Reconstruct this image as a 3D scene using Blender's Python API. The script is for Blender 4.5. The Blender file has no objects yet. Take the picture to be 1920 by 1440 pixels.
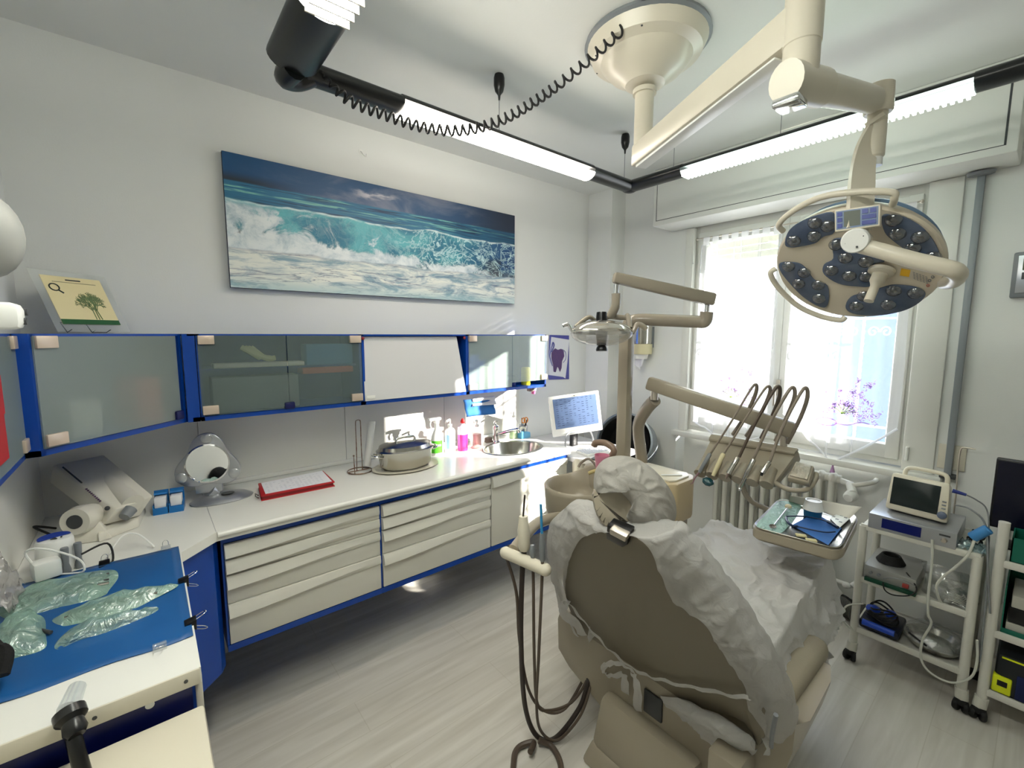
import bpy, bmesh, math, random
import numpy as np
from mathutils import Vector, Matrix, noise
from math import sin, cos, pi, radians, sqrt
random.seed(7)
sc = bpy.context.scene
col = sc.collection
# ------------------------------------------------------------------ camera
CAM = Vector((0, 0, 1.6)); FPX = 832.0
_y, _p, _r = radians(50.41), radians(-6.39), radians(0.146)
FW = Vector((-sin(_y)*cos(_p), cos(_y)*cos(_p), sin(_p)))
_r0 = Vector((cos(_y), sin(_y), 0)); _u0 = _r0.cross(FW)
RT = _r0*cos(_r)+_u0*sin(_r); UP = RT.cross(FW)
cam_d = bpy.data.cameras.new('camera'); cam = bpy.data.objects.new('camera', cam_d); col.objects.link(cam)
cam.matrix_world = Matrix(((RT.x, UP.x, -FW.x, CAM.x), (RT.y, UP.y, -FW.y, CAM.y), (RT.z, UP.z, -FW.z, CAM.z), (0, 0, 0, 1)))
cam_d.sensor_width = 36; cam_d.lens = 36*FPX/1920; cam_d.clip_start = .02
sc.camera = cam
# ------------------------------------------------------------------ light and exposure
sc.view_settings.view_transform = 'Standard'; sc.view_settings.look = 'None'
sc.view_settings.exposure = 1.15
sc.view_settings.gamma = 1; sc.view_settings.use_curve_mapping = False
sc.cycles.max_bounces = 10; sc.cycles.diffuse_bounces = 5; sc.cycles.transparent_max_bounces = 16
sc.cycles.use_denoising = True; sc.cycles.caustics_refractive = False; sc.cycles.caustics_reflective = False
sc.cycles.sample_clamp_indirect = 6
w = bpy.data.worlds.new('sky'); sc.world = w; w.use_nodes = True
wn = w.node_tree.nodes; wl = w.node_tree.links
bg = wn['Background']; tc = wn.new('ShaderNodeTexCoord'); sep = wn.new('ShaderNodeSeparateXYZ'); rp = wn.new('ShaderNodeValToRGB')
wl.new(tc.outputs['Generated'], sep.inputs[0]); wl.new(sep.outputs['Z'], rp.inputs[0]); wl.new(rp.outputs[0], bg.inputs[0])
rp.color_ramp.elements[0].position = .0; rp.color_ramp.elements[0].color = (.74, .78, .80, 1)
rp.color_ramp.elements[1].position = .5; rp.color_ramp.elements[1].color = (.72, .84, .95, 1)
bg.inputs[1].default_value = 3.0
sun_d = bpy.data.lights.new('sun', 'SUN'); sun = bpy.data.objects.new('sun', sun_d); col.objects.link(sun)
sun_d.energy = 15; sun_d.angle = radians(.6); sun_d.color = (1, .95, .86)
SUN_DIR = Vector((-.655, -.70, -.305)).normalized()
sun.rotation_euler = SUN_DIR.to_track_quat('-Z', 'Y').to_euler(); sun.location = (2, 6, 4)

# ------------------------------------------------------------------ helpers
def ray(px, py): return RT*((px-960)/FPX) - UP*((py-720)/FPX) + FW
def at(px, py, ax, v):                 # the real point on the plane (axis = value) seen at this place of the photo
    d = ray(px, py); return CAM + d*((v-CAM[ax])/d[ax])
def V(*a): return Vector(a)
MATRIX = {}
def tag(o, label=None, cat=None, group=None, kind=None):
    if label: o['label'] = label
    if cat: o['category'] = cat
    if group: o['group'] = group
    if kind: o['kind'] = kind
    return o
def thing(name, label, cat, loc=(0, 0, 0), rz=0, group=None):
    o = bpy.data.objects.new(name, None); col.objects.link(o); o.empty_display_size = .1
    o.location = loc; o.rotation_euler = (0, 0, rz)
    MATRIX[o.name] = Matrix.Translation(Vector(loc)) @ Matrix.Rotation(rz, 4, 'Z')
    return tag(o, label, cat, group)
def frame(origin, zdir, xhint=(1, 0, 0)):
    z = Vector(zdir).normalized(); x = Vector(xhint); x = x - z*x.dot(z)
    if x.length < 1e-4: x = Vector((0, 1, 0)); x = x - z*x.dot(z)
    x.normalize(); y = z.cross(x)
    return Matrix(((x.x, y.x, z.x, origin[0]), (x.y, y.y, z.y, origin[1]), (x.z, y.z, z.z, origin[2]), (0, 0, 0, 1)))
def smooth_path(pts, n=8, closed=False):
    P = [Vector(p) for p in pts]; out = []; m = len(P)
    if m < 3: return P
    rng = range(m) if closed else range(m-1)
    for i in rng:
        if closed: a, b, c, d = P[(i-1) % m], P[i], P[(i+1) % m], P[(i+2) % m]
        else: a, b, c, d = P[max(i-1, 0)], P[i], P[i+1], P[min(i+2, m-1)]
        for k in range(n):
            t = k/n
            out.append(.5*((2*b)+(-a+c)*t+(2*a-5*b+4*c-d)*t*t+(-a+3*b-3*c+d)*t**3))
    if not closed: out.append(P[-1])
    return out
class MB:
    def __init__(s): s.bm = bmesh.new()
    def _merge(s, b, M=None):
        if M is not None: b.transform(M)
        me = bpy.data.meshes.new('t'); b.to_mesh(me); b.free(); s.bm.from_mesh(me); bpy.data.meshes.remove(me); return s
    def box(s, c, d, bev=0, M=None, rz=0, seg=2):
        b = bmesh.new(); bmesh.ops.create_cube(b, size=1); bmesh.ops.scale(b, vec=d, verts=b.verts)
        if bev: bmesh.ops.bevel(b, geom=b.edges[:], offset=min(bev, min(d)*.49), segments=seg, affect='EDGES', profile=.5)
        T = Matrix.Translation(Vector(c)) @ Matrix.Rotation(rz, 4, 'Z')
        return s._merge(b, (M @ T) if M is not None else T)
    def b2(s, lo, hi, bev=0, M=None, seg=2):
        lo, hi = Vector(lo), Vector(hi); return s.box((lo+hi)/2, tuple(abs(hi[i]-lo[i]) for i in range(3)), bev, M, 0, seg)
    def ring(s, rings, cap=True, closed=False):
        bm = s.bm; R = [[bm.verts.new(p) for p in r] for r in rings]; n = len(R[0]); m = len(R)
        for i in range(m if closed else m-1):
            A, B = R[i], R[(i+1) % m]
            for j in range(n):
                try: bm.faces.new((A[j], A[(j+1) % n], B[(j+1) % n], B[j]))
                except ValueError: pass
        if cap and not closed:
            for r in (R[0][::-1], R[-1]):
                try: bm.faces.new(r)
                except ValueError: pass
        return s
    def cyl(s, a, b, r, r2=None, n=20, cap=True):
        r2 = r if r2 is None else r2; a, b = Vector(a), Vector(b); M = frame((0, 0, 0), b-a).to_3x3()
        c = [(cos(2*pi*k/n), sin(2*pi*k/n)) for k in range(n)]
        return s.ring([[a+M@Vector((x*r, y*r, 0)) for x, y in c], [b+M@Vector((x*r2, y*r2, 0)) for x, y in c]], cap)
    def lathe(s, prof, o=(0, 0, 0), d=(0, 0, 1), n=28, cap=True, sx=1, sy=1, xh=(1, 0, 0)):
        M = frame(o, d, xh)
        return s.ring([[M@Vector((max(r, 1e-5)*cos(2*pi*k/n)*sx, max(r, 1e-5)*sin(2*pi*k/n)*sy, z)) for k in range(n)] for r, z in prof], cap)
    def tube(s, pts, r, n=8, sm=6, closed=False, flat=1):
        P = smooth_path(pts, sm, closed) if sm else [Vector(p) for p in pts]; m = len(P); rings = []
        rf = r if callable(r) else (lambda t: r); up = None
        for i, p in enumerate(P):
            t = (P[(i+1) % m]-P[i-1]) if closed else (P[min(i+1, m-1)]-P[max(i-1, 0)])
            t.normalize()
            if up is None: up = Vector((0, 0, 1)) if abs(t.z) < .9 else Vector((1, 0, 0))
            x = t.cross(up)
            if x.length < 1e-5: x = t.orthogonal()
            x.normalize(); up = x.cross(t); rr = rf(i/max(m-1, 1))
            rings.append([p+x*cos(2*pi*k/n)*rr+up*sin(2*pi*k/n)*rr*flat for k in range(n)])
        return s.ring(rings, True, closed)
    def prism(s, poly, h, M=None, bev=0):  # polygon in xy, extruded 0..h in z
        b = bmesh.new(); v = [b.verts.new((p[0], p[1], 0)) for p in poly]; f = b.faces.new(v)
        r = bmesh.ops.extrude_face_region(b, geom=[f]); bmesh.ops.translate(b, vec=(0, 0, h), verts=[g for g in r['geom'] if isinstance(g, bmesh.types.BMVert)])
        bmesh.ops.recalc_face_normals(b, faces=b.faces[:])
        if bev: bmesh.ops.bevel(b, geom=b.edges[:], offset=bev, segments=2, affect='EDGES', profile=.5)
        return s._merge(b, M)
    def ball(s, c, r, sub=2, M=None):
        b = bmesh.new(); bmesh.ops.create_uvsphere(b, u_segments=10*sub, v_segments=6*sub, radius=1)
        r = (r, r, r) if not hasattr(r, '__len__') else r
        bmesh.ops.scale(b, vec=r, verts=b.verts); T = Matrix.Translation(Vector(c))
        return s._merge(b, T if M is None else T@M)
    def grid(s, f, nu, nv):
        bm = s.bm; g = [[bm.verts.new(f(i/nu, j/nv)) for j in range(nv+1)] for i in range(nu+1)]
        for i in range(nu):
            for j in range(nv):
                try: bm.faces.new((g[i][j], g[i+1][j], g[i+1][j+1], g[i][j+1]))
                except ValueError: pass
        return s
    def quad(s, *p):
        s.bm.faces.new([s.bm.verts.new(q) for q in p]); return s
    def hexa(s, p, bev=0):  # 8 points: bottom ring of 4, top ring of 4
        b = bmesh.new(); v = [b.verts.new(q) for q in p]
        for q in ((3, 2, 1, 0), (4, 5, 6, 7), (0, 1, 5, 4), (1, 2, 6, 5), (2, 3, 7, 6), (3, 0, 4, 7)): b.faces.new([v[k] for k in q])
        bmesh.ops.recalc_face_normals(b, faces=b.faces[:])
        if bev: bmesh.ops.bevel(b, geom=b.edges[:], offset=bev, segments=2, affect='EDGES', profile=.5)
        return s._merge(b)
    def build(s, name, m, parent=None, world=False, sm=38, mods=None, recalc=True, kind=None, label=None):
        bm = s.bm; bmesh.ops.remove_doubles(bm, verts=bm.verts, dist=1e-6)
        if recalc: bmesh.ops.recalc_face_normals(bm, faces=bm.faces[:])
        if world and parent is not None:
            q = parent
            while q.parent: q = q.parent
            bm.transform(MATRIX[q.name].inverted())
        me = bpy.data.meshes.new(name); bm.to_mesh(me); bm.free()
        for k in (m if isinstance(m, (list, tuple)) else [m]): me.materials.append(k)
        if sm:
            me.polygons.foreach_set('use_smooth', [True]*len(me.polygons)); me.set_sharp_from_angle(angle=radians(sm))
        o = bpy.data.objects.new(name, me); col.objects.link(o); o.parent = parent
        if mods: mods(o)
        if kind: o['kind'] = kind
        if label: o['label'] = label
        return o
def solo(mb, name, m, label, cat, group=None, kind=None, **k):
    """a thing that is one mesh: origin moved to its base centre"""
    o = mb.build(name, m, None, **k); me = o.data
    co = np.empty(len(me.vertices)*3); me.vertices.foreach_get('co', co); co = co.reshape(-1, 3)
    c = np.array([(co[:, 0].min()+co[:, 0].max())/2, (co[:, 1].min()+co[:, 1].max())/2, co[:, 2].min()])
    me.vertices.foreach_set('co', (co-c).ravel()); o.location = c; me.update()
    return tag(o, label, cat, group, kind)
def solidify(t, off=-1):
    def f(o):
        m = o.modifiers.new('thickness', 'SOLIDIFY'); m.thickness = t; m.offset = off
    return f
def struct(name, mb, m, **k):
    o = mb.build(name, m, None, **k); o['kind'] = 'structure'; return o
def copy_tree(o, parent=None):
    c = o.copy(); col.objects.link(c); c.parent = parent
    for ch in list(o.children): copy_tree(ch, c)
    return c

# ------------------------------------------------------------------ materials
def s2l(c): return tuple(((x/255)/12.92 if x/255 <= .04045 else ((x/255+.055)/1.055)**2.4) for x in c)
MATS = {}
def mat(name, rgb, rough=.5, metal=0, spec=.5, bump=0, bscale=60, vary=0, vscale=4, trans=0, ior=1.45, alpha=1, emit=None, es=0, coat=0, sss=0, aniso=None, rgb2=None):
    if name in MATS: return MATS[name]
    m = bpy.data.materials.new(name); m.use_nodes = True; N = m.node_tree.nodes; L = m.node_tree.links
    b = N['Principled BSDF']; c = s2l(rgb)
    b.inputs['Base Color'].default_value = (*c, 1); b.inputs['Roughness'].default_value = rough; b.inputs['Metallic'].default_value = metal
    b.inputs['Specular IOR Level'].default_value = spec; b.inputs['Transmission Weight'].default_value = trans; b.inputs['IOR'].default_value = ior
    b.inputs['Alpha'].default_value = alpha; b.inputs['Coat Weight'].default_value = coat
    if emit: b.inputs['Emission Color'].default_value = (*s2l(emit), 1); b.inputs['Emission Strength'].default_value = es
    if bump or vary:
        t = N.new('ShaderNodeTexCoord'); mp = N.new('ShaderNodeMapping'); L.new(t.outputs['Object'], mp.inputs[0])
        if aniso: mp.inputs['Scale'].default_value = aniso
    if bump:
        n = N.new('ShaderNodeTexNoise'); n.inputs['Scale'].default_value = bscale; n.inputs['Detail'].default_value = 5
        L.new(mp.outputs[0], n.inputs[0]); bp = N.new('ShaderNodeBump'); bp.inputs['Strength'].default_value = bump; bp.inputs['Distance'].default_value = .01
        L.new(n.outputs[0], bp.inputs['Height']); L.new(bp.outputs[0], b.inputs['Normal'])
    if vary:
        n = N.new('ShaderNodeTexNoise'); n.inputs['Scale'].default_value = vscale; n.inputs['Detail'].default_value = 6
        L.new(mp.outputs[0], n.inputs[0]); r = N.new('ShaderNodeMix'); r.data_type = 'RGBA'
        c2 = s2l(rgb2) if rgb2 else tuple(x*(1-vary) for x in c)
        r.inputs[6].default_value = (*c, 1); r.inputs[7].default_value = (*c2, 1)
        rr = N.new('ShaderNodeMapRange'); rr.inputs[1].default_value = .35; rr.inputs[2].default_value = .68
        L.new(n.outputs[0], rr.inputs[0]); L.new(rr.outputs[0], r.inputs[0]); L.new(r.outputs[2], b.inputs['Base Color'])
    MATS[name] = m; return m
def sheer(name, rgb, transp=.5, transl=.25, wr=0, ws=20, gloss=0, rough=.5, fold=False):
    """thin see-through cloth, film or paper"""
    m = bpy.data.materials.new(name); m.use_nodes = True; N = m.node_tree.nodes; L = m.node_tree.links; N.clear()
    out = N.new('ShaderNodeOutputMaterial'); tr = N.new('ShaderNodeBsdfTransparent'); df = N.new('ShaderNodeBsdfDiffuse'); tl = N.new('ShaderNodeBsdfTranslucent')
    c = (*s2l(rgb), 1); df.inputs[0].default_value = c; tl.inputs[0].default_value = c
    m1 = N.new('ShaderNodeMixShader'); m1.inputs[0].default_value = transl; L.new(df.outputs[0], m1.inputs[1]); L.new(tl.outputs[0], m1.inputs[2])
    last = m1
    if gloss:
        g = N.new('ShaderNodeBsdfGlossy'); g.inputs['Roughness'].default_value = rough; mg = N.new('ShaderNodeMixShader'); mg.inputs[0].default_value = gloss
        L.new(last.outputs[0], mg.inputs[1]); L.new(g.outputs[0], mg.inputs[2]); last = mg
    m2 = N.new('ShaderNodeMixShader'); m2.inputs[0].default_value = 1-transp; L.new(tr.outputs[0], m2.inputs[1]); L.new(last.outputs[0], m2.inputs[2])
    L.new(m2.outputs[0], out.inputs[0])
    if fold:     # woven cloth lets less through where it is seen or lit aslant
        lw = N.new('ShaderNodeLayerWeight'); lw.inputs['Blend'].default_value = .5
        def mth(op, a, b):
            n = N.new('ShaderNodeMath'); n.operation = op
            for i, v in enumerate((a, b)):
                if isinstance(v, (int, float)): n.inputs[i].default_value = v
                else: L.new(v, n.inputs[i])
            return n.outputs[0]
        inv = mth('DIVIDE', 1.0, mth('MAXIMUM', mth('SUBTRACT', 1.0, lw.outputs['Facing']), .12)); L.new(mth('SUBTRACT', 1.0, mth('POWER', transp, inv)), m2.inputs[0])
    if wr:
        t = N.new('ShaderNodeTexCoord'); n = N.new('ShaderNodeTexNoise'); n.inputs['Scale'].default_value = ws; n.inputs['Detail'].default_value = 4; n.inputs['Distortion'].default_value = 1.2
        L.new(t.outputs['Object'], n.inputs[0]); bp = N.new('ShaderNodeBump'); bp.inputs['Strength'].default_value = wr; bp.inputs['Distance'].default_value = .02
        L.new(n.outputs[0], bp.inputs['Height']); L.new(bp.outputs[0], df.inputs['Normal']); L.new(bp.outputs[0], tl.inputs['Normal'])
        if gloss: L.new(bp.outputs[0], g.inputs['Normal'])
    MATS[name] = m; return m
WALL = mat('wall_paint', (226, 227, 224), .85, bump=.05, bscale=180)
CEIL = mat('ceiling_paint', (222, 223, 219), .9, bump=.04, bscale=120)
SPLASH = mat('splashback_laminate', (224, 223, 216), .35)
WORK = mat('worktop_laminate', (228, 227, 221), .22, bump=.01, bscale=300)
CABW = mat('cabinet_gloss_ivory', (218, 216, 206), .18)
BLUE = mat('cobalt_blue_lacquer', (10, 66, 160), .28, vary=.12, vscale=9)
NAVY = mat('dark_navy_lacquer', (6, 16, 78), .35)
BEIGE = mat('beige_dental_plastic', (154, 145, 128), .28)
BEIGE2 = mat('beige_dental_upholstery', (152, 143, 126), .45, bump=.06, bscale=200)
CREAM = mat('cream_enamel', (214, 207, 188), .3)
IVORY = mat('ivory_plastic', (206, 200, 184), .35)
WHITE = mat('white_plastic', (232, 232, 228), .3)
WFRAME = mat('window_white_paint', (222, 222, 216), .4)
BLACK = mat('black_plastic', (14, 14, 15), .3)
RUB = mat('black_rubber', (18, 17, 17), .6)
GREYP = mat('grey_plastic', (120, 124, 128), .4)
DGREY = mat('dark_grey_plastic', (60, 62, 64), .4)
CHROME = mat('chrome', (225, 225, 225), .08, 1)
STEEL = mat('stainless_steel', (190, 188, 180), .2, 1)
BRUSH = mat('brushed_nickel', (196, 188, 176), .38, .8)
SILVER = mat('silver_lacquer', (178, 180, 184), .3, .75)
MIRROR = mat('mirror_glass', (240, 240, 240), .02, 1)
GLASSM = mat('clear_glass', (240, 250, 248), .03, trans=1, ior=1.45)
HOSE = mat('brown_grey_hose', (84, 72, 62), .45)
HOSEL = mat('taupe_hose', (132, 122, 110), .45)
PAPER = mat('white_paper', (226, 226, 230), .8)
RED = mat('red_cardboard', (176, 28, 36), .5)
# ================================================================== THE ROOM
XW, YW, YB, ZC = -2.511, 3.062, -.36, 2.73
def floor_mat():
    m = mat('wood_grain_vinyl', (196, 190, 178), .34, bump=.015, bscale=30, aniso=(6, .6, 1)); N = m.node_tree.nodes; L = m.node_tree.links; b = N['Principled BSDF']
    t = N.new('ShaderNodeTexCoord'); mp = N.new('ShaderNodeMapping'); mp.inputs['Scale'].default_value = (14, 1.1, 1); L.new(t.outputs['Object'], mp.inputs[0])
    n = N.new('ShaderNodeTexNoise'); n.inputs['Scale'].default_value = 1.6; n.inputs['Detail'].default_value = 8; n.inputs['Distortion'].default_value = .6; L.new(mp.outputs[0], n.inputs[0])
    r = N.new('ShaderNodeValToRGB'); r.color_ramp.elements[0].position = .3; r.color_ramp.elements[0].color = (*s2l((192, 187, 177)), 1); r.color_ramp.elements[1].position = .72; r.color_ramp.elements[1].color = (*s2l((216, 212, 204)), 1)
    L.new(n.outputs[0], r.inputs[0])
    br = N.new('ShaderNodeTexBrick'); br.offset = .5; br.inputs['Scale'].default_value = 1; br.inputs['Mortar Size'].default_value = .0016; br.inputs['Brick Width'].default_value = 1.2; br.inputs['Row Height'].default_value = .18
    br.inputs['Color1'].default_value = (1, 1, 1, 1); br.inputs['Color2'].default_value = (.965, .965, .965, 1); br.inputs['Mortar'].default_value = (.86, .85, .82, 1)
    mp2 = N.new('ShaderNodeMapping'); mp2.inputs['Rotation'].default_value = (0, 0, radians(90)); L.new(t.outputs['Object'], mp2.inputs[0]); L.new(mp2.outputs[0], br.inputs[0])
    mx = N.new('ShaderNodeMix'); mx.data_type = 'RGBA'; mx.blend_type = 'MULTIPLY'; mx.inputs[0].default_value = 1; L.new(r.outputs[0], mx.inputs[6]); L.new(br.outputs[0], mx.inputs[7]); L.new(mx.outputs[2], b.inputs['Base Color'])
    return m
XR, YR = 1.5, -1.9
struct('floor', MB().b2((XW-.2, YR-.1, -.1), (XR+.1, YW+.3, 0)), floor_mat())
struct('ceiling', MB().b2((XW-.2, YR-.1, ZC), (XR+.1, YW+.3, ZC+.1)), CEIL)
struct('wall_left', MB().b2((XW-.12, YB-.1, 0), (XW, YW+.28, ZC)), WALL)
struct('wall_back', MB().b2((XW, YB-.12, 0), (-.45, YB, ZC)), WALL)
struct('wall_return', MB().b2((-.55, YR, 0), (-.45, YB-.12, ZC)), WALL)
struct('wall_rear', MB().b2((-.45, YR-.1, 0), (XR, YR, ZC)), WALL)
struct('wall_right', MB().b2((XR, YR-.1, 0), (XR+.1, YW+.28, ZC)), WALL)
WX0, WX1, WZ0, WZ1 = -1.70, -.40, .90, 2.36        # window opening
NX0, NX1 = -1.75, -.30                             # radiator niche
wb = MB(); y0, y1 = YW, YW+.28
wb.b2((XW, y0, 0), (NX0, y1, ZC)); wb.b2((NX1, y0, 0), (XR, y1, ZC))
wb.b2((NX0, y0+.13, 0), (NX1, y1, .855)); wb.b2((NX0, y0, WZ1), (NX1, y1, ZC))
wb.b2((NX0, y0, .855), (WX0, y1, WZ1)); wb.b2((WX1, y0, .855), (NX1, y1, WZ1))
struct('wall_window', wb, WALL)
struct('trim_1', MB().b2((XW, 2.89, 0), (-2.275, YW, ZC)), WALL)                       # corner pillar
tb = MB().b2((-1.855, 2.812, 2.352), (-.155, YW, ZC), .008); t2 = struct('trim_2', tb, WFRAME)   # roller shutter box
g = MB()
for a, b in (((-1.83, 2.8105, 2.385), (-.19, 2.813, 2.388)), ((-1.83, 2.8105, 2.385), (-1.8265, 2.813, 2.70)), ((-.197, 2.8105, 2.385), (-.19, 2.813, 2.70))): g.b2(a, b)
g.build('panel_joint', DGREY, t2)
struct('trim_3', MB().b2((-1.76, 3.0, .856), (-.29, YW+.1, .893), .006), WFRAME)      # window sill
struct('trim_4', MB().b2((XW, YB, .868), (XW+.008, .165, 1.55)).b2((XW, .168, .868), (XW+.008, .845, 1.55)).b2((XW, .848, .868), (XW+.008, 1.49, 1.55)).b2((XW, 1.493, .868), (XW+.008, 2.14, 1.55)).b2((XW, YB, .868), (-1.0, YB+.008, 1.55)), SPLASH)
# baseboard-free room: window frame, two casements, glass
def win():
    fr = MB(); yo, yi = YW+.03, YW+.11
    fr.b2((WX0, yo+.002, WZ0), (WX0+.053, yi, WZ1), .004).b2((WX1-.073, yo+.002, WZ0), (WX1, yi, WZ1), .004).b2((WX0+.045, yo+.003, WZ0), (WX1-.065, yi-.002, WZ0+.05), .004).b2((WX0+.045, yo+.003, WZ1-.06), (WX1-.065, yi-.002, WZ1), .004)
    f = MB(); 
    # architraves on the wall face
    f.b2((WX0-.03, YW-.018, .893), (WX0+.03, YW+.03, 2.352), .006).b2((WX1-.05, YW-.018, .893), (WX1+.075, YW+.03, 2.352), .006)
    r = fr.build('window_1', WFRAME); r['kind'] = 'structure'
    f.build('architrave', WFRAME, r)
    xm = -1.075
    for (a, b, nm) in ((WX0+.05, xm, 'casement'), (xm, WX1-.07, 'casement')):
        c = MB(); s = .058; ya, yb = YW+.012, YW+.075
        c.b2((a, ya, WZ0+.035), (a+s, yb, WZ1-.05), .005).b2((b-s, ya, WZ0+.035), (b, yb, WZ1-.05), .005).b2((a+s-.008, ya+.001, WZ0+.036), (b-s+.008, yb-.001, WZ0+.035+.075), .004).b2((a+s-.008, ya+.001, WZ1-.12), (b-s+.008, yb-.001, WZ1-.051), .004)
        co = c.build(nm, WFRAME, r)
        MB().b2((a+s-.005, YW+.04, WZ0+.1), (b-s+.005, YW+.046, WZ1-.11)).build('pane', sheer('pane_glass', (240, 250, 250), .93, 0, gloss=.5, rough=.02) if 'pane_glass' not in MATS else MATS['pane_glass'], co)
    h = MB().b2((xm-.012, YW-.002, 1.22), (xm+.012, YW+.012, 1.32), .004).tube([(xm, YW, 1.28), (xm, YW-.04, 1.28), (xm, YW-.045, 1.24), (xm, YW-.045, 1.16)], .009)
    h.build('handle', BRUSH, r)
    # roller shutter, mostly raised
    sh = MB(); z = 2.30
    for k in range(4): sh.b2((WX0+.04, YW+.16, z-.045*(k+1)), (WX1-.04, YW+.175, z-.045*k-.004), .004)
    sh.build('roller_slats', mat('cream_slats', (206, 206, 188), .5), r)
    for zz in (1.25, 2.1):
        MB().cyl((WX0+.035, YW-.025, zz), (WX0+.035, YW-.025, zz+.07), .007).build('hinge', WFRAME, r)
        MB().cyl((WX1-.03, YW-.025, zz-.3), (WX1-.03, YW-.025, zz-.23), .007).build('hinge', WFRAME, r)
win()
# ================================================================== SUSPENDED TUBE LIGHTING
TUBE_BLACK = mat('black_anodised_tube', (13, 16, 17), .3, spec=.6)
WARM = mat('warm_tube_glow', (255, 244, 225), .5, emit=(255, 245, 230), es=12)
NEAR = mat('near_tube_glow', (255, 250, 240), .5, emit=(250, 252, 242), es=29)
COOL = mat('cool_tube_glow', (240, 255, 246), .5, emit=(236, 255, 244), es=5.5)
LEDR = mat('clear_ribbed_plastic', (230, 240, 232), .2, emit=(235, 255, 245), es=1.2)
ZT = 2.452
def prof_tube(mb, a, b, r=.05, lo=0, hi=360, n=24):
    a, b = Vector(a), Vector(b); d = (b-a).normalized(); x = Vector((0, 0, 1)).cross(d); z = Vector((0, 0, 1))
    P = [radians(lo+(hi-lo)*k/n) for k in range(n+(0 if hi-lo == 360 else 1))]
    mb.ring([[p+x*cos(t)*r+z*sin(t)*r*.62 for t in P] for p in (a, b)]); return mb
lt = thing('suspended_tube_light', 'black angular track of suspended fluorescent tubes hung on wires below the ceiling', 'ceiling light', (-1.63, 2.23, ZT))
XL, YF, YN = -1.635, 2.235, .42
b = MB(); prof_tube(b, (XL, .47, ZT), (XL, .80, ZT)); b.build('black_housing', TUBE_BLACK, lt, True)
b = MB(); prof_tube(b, (XL, 1.87, ZT), (XL, YF-.02, ZT)); b.build('black_housing', TUBE_BLACK, lt, True)
b = MB(); prof_tube(b, (XL+.02, YF, ZT), (-1.295, YF, ZT)); b.build('black_housing', TUBE_BLACK, lt, True)
b = MB(); prof_tube(b, (-.24, YF, ZT), (.35, YF, ZT)); b.build('black_housing', TUBE_BLACK, lt, True)
b = MB(); prof_tube(b, (XL+.05, YN, ZT), (-1.27, YN, ZT), .075); b.build('black_housing', TUBE_BLACK, lt, True)
b = MB(); prof_tube(b, (-.2, YN, ZT), (.35, YN, ZT), .075); b.build('black_housing', TUBE_BLACK, lt, True)
for (a_, b_, r, m) in (((XL, .80, ZT), (XL, 1.87, ZT), .048, WARM), ((-1.295, YF, ZT), (-.24, YF, ZT), .04, COOL), ((-1.27, YN, ZT), (-.2, YN, ZT), .06, NEAR)):
    b = MB(); prof_tube(b, Vector(a_)-Vector((0, 0, .012)), Vector(b_)-Vector((0, 0, .012)), r, 180, 360); g = b.build('tube_diffuser', m, lt, True)
    s = MB(); prof_tube(s, Vector(a_)+Vector((0, 0, .004)), Vector(b_)+Vector((0, 0, .004)), r*1.04, 0, 180); s.build('top_reflector', TUBE_BLACK, lt, True)
rb = MB()
for k in range(52):
    x = -1.285+.0201*k; rb.b2((x, YF-.048, ZT-.045), (x+.011, YF+.02, ZT-.036), .002)
rb.build('ribbed_louvre', LEDR, lt, True)
lv = MB()
for k in range(30): lv.b2((-1.255+.035*k, YN-.055, ZT-.055), (-1.25+.035*k, YN+.055, ZT-.03))
lv.build('louvre', CREAM, lt, True)
MB().tube([(XL+.06, YN-.0, ZT-.03), (XL, YN-.01, ZT-.035), (XL-.02, YN+.03, ZT-.02), (XL, YN+.07, ZT-.0)], .035, 12).build('corner_joint', TUBE_BLACK, lt, True)
MB().ball((XL, YF, ZT-.005), (.05, .05, .03)).build('corner_joint', TUBE_BLACK, lt, True)
for (x, y, z) in ((XL, 1.275, ZT), (XL, 2.18, ZT), (-.868, 2.3, ZT), (-1.36, YF, ZT)):
    if x != -.868 and x != -1.36: MB().lathe([(.012, -.003), (.02, -.006), (.024, -.02), (.024, -.05), (.018, -.075), (.006, -.09), (.004, -.11)][::-1], (x, y, ZC), n=16).build('ceiling_cup', BLACK, lt, True)
    MB().cyl((x, y, z+.02), (x, y, ZC), .0016, n=6).build('suspension_wire', GREYP, lt, True)
# coiled cord from the corner joint to the ceiling plate of the surgical lamp
P0, P1, P2 = V(XL+.03, .55, ZT-.01), V(-1.50, .98, 2.28), V(-1.02, 1.36, ZC-.05)
P0 = at(600, 135, 0, XL+.05)
keys = [P0, at(650, 185, 0, -1.56), at(720, 215, 0, -1.52), at(800, 240, 0, -1.46), at(870, 244, 0, -1.40), at(940, 225, 0, -1.33), at(1010, 185, 0, -1.26), at(1070, 140, 0, -1.19), at(1140, 80, 0, -1.1), at(1190, 30, 0, -1.04), at(1215, 0, 0, -1.0), V(-.955, 1.33, ZC-.01)]
path = smooth_path(keys, 60); pts = []; acc = 0; turns = 0
up = Vector((0, 0, 1))
for i in range(1, len(path)):
    seg = (path[i]-path[i-1]).length
    d = (path[i]-path[i-1]).normalized(); x = d.cross(up).normalized(); y = x.cross(d)
    f = min(1, i/len(path)*1.0/.08, (1-i/len(path))/.02); acc += seg*2*pi/.0275*(1.0 if i < len(path)*.6 else .75)
    pts.append(path[i]+(x*cos(acc)+y*sin(acc))*.0155*max(.25, f))
solo(MB().tube(pts, .0042, 6, 0), 'coiled_cable', RUB, 'black coiled cord sagging from the tube light corner to the ceiling plate', 'cord')
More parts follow.
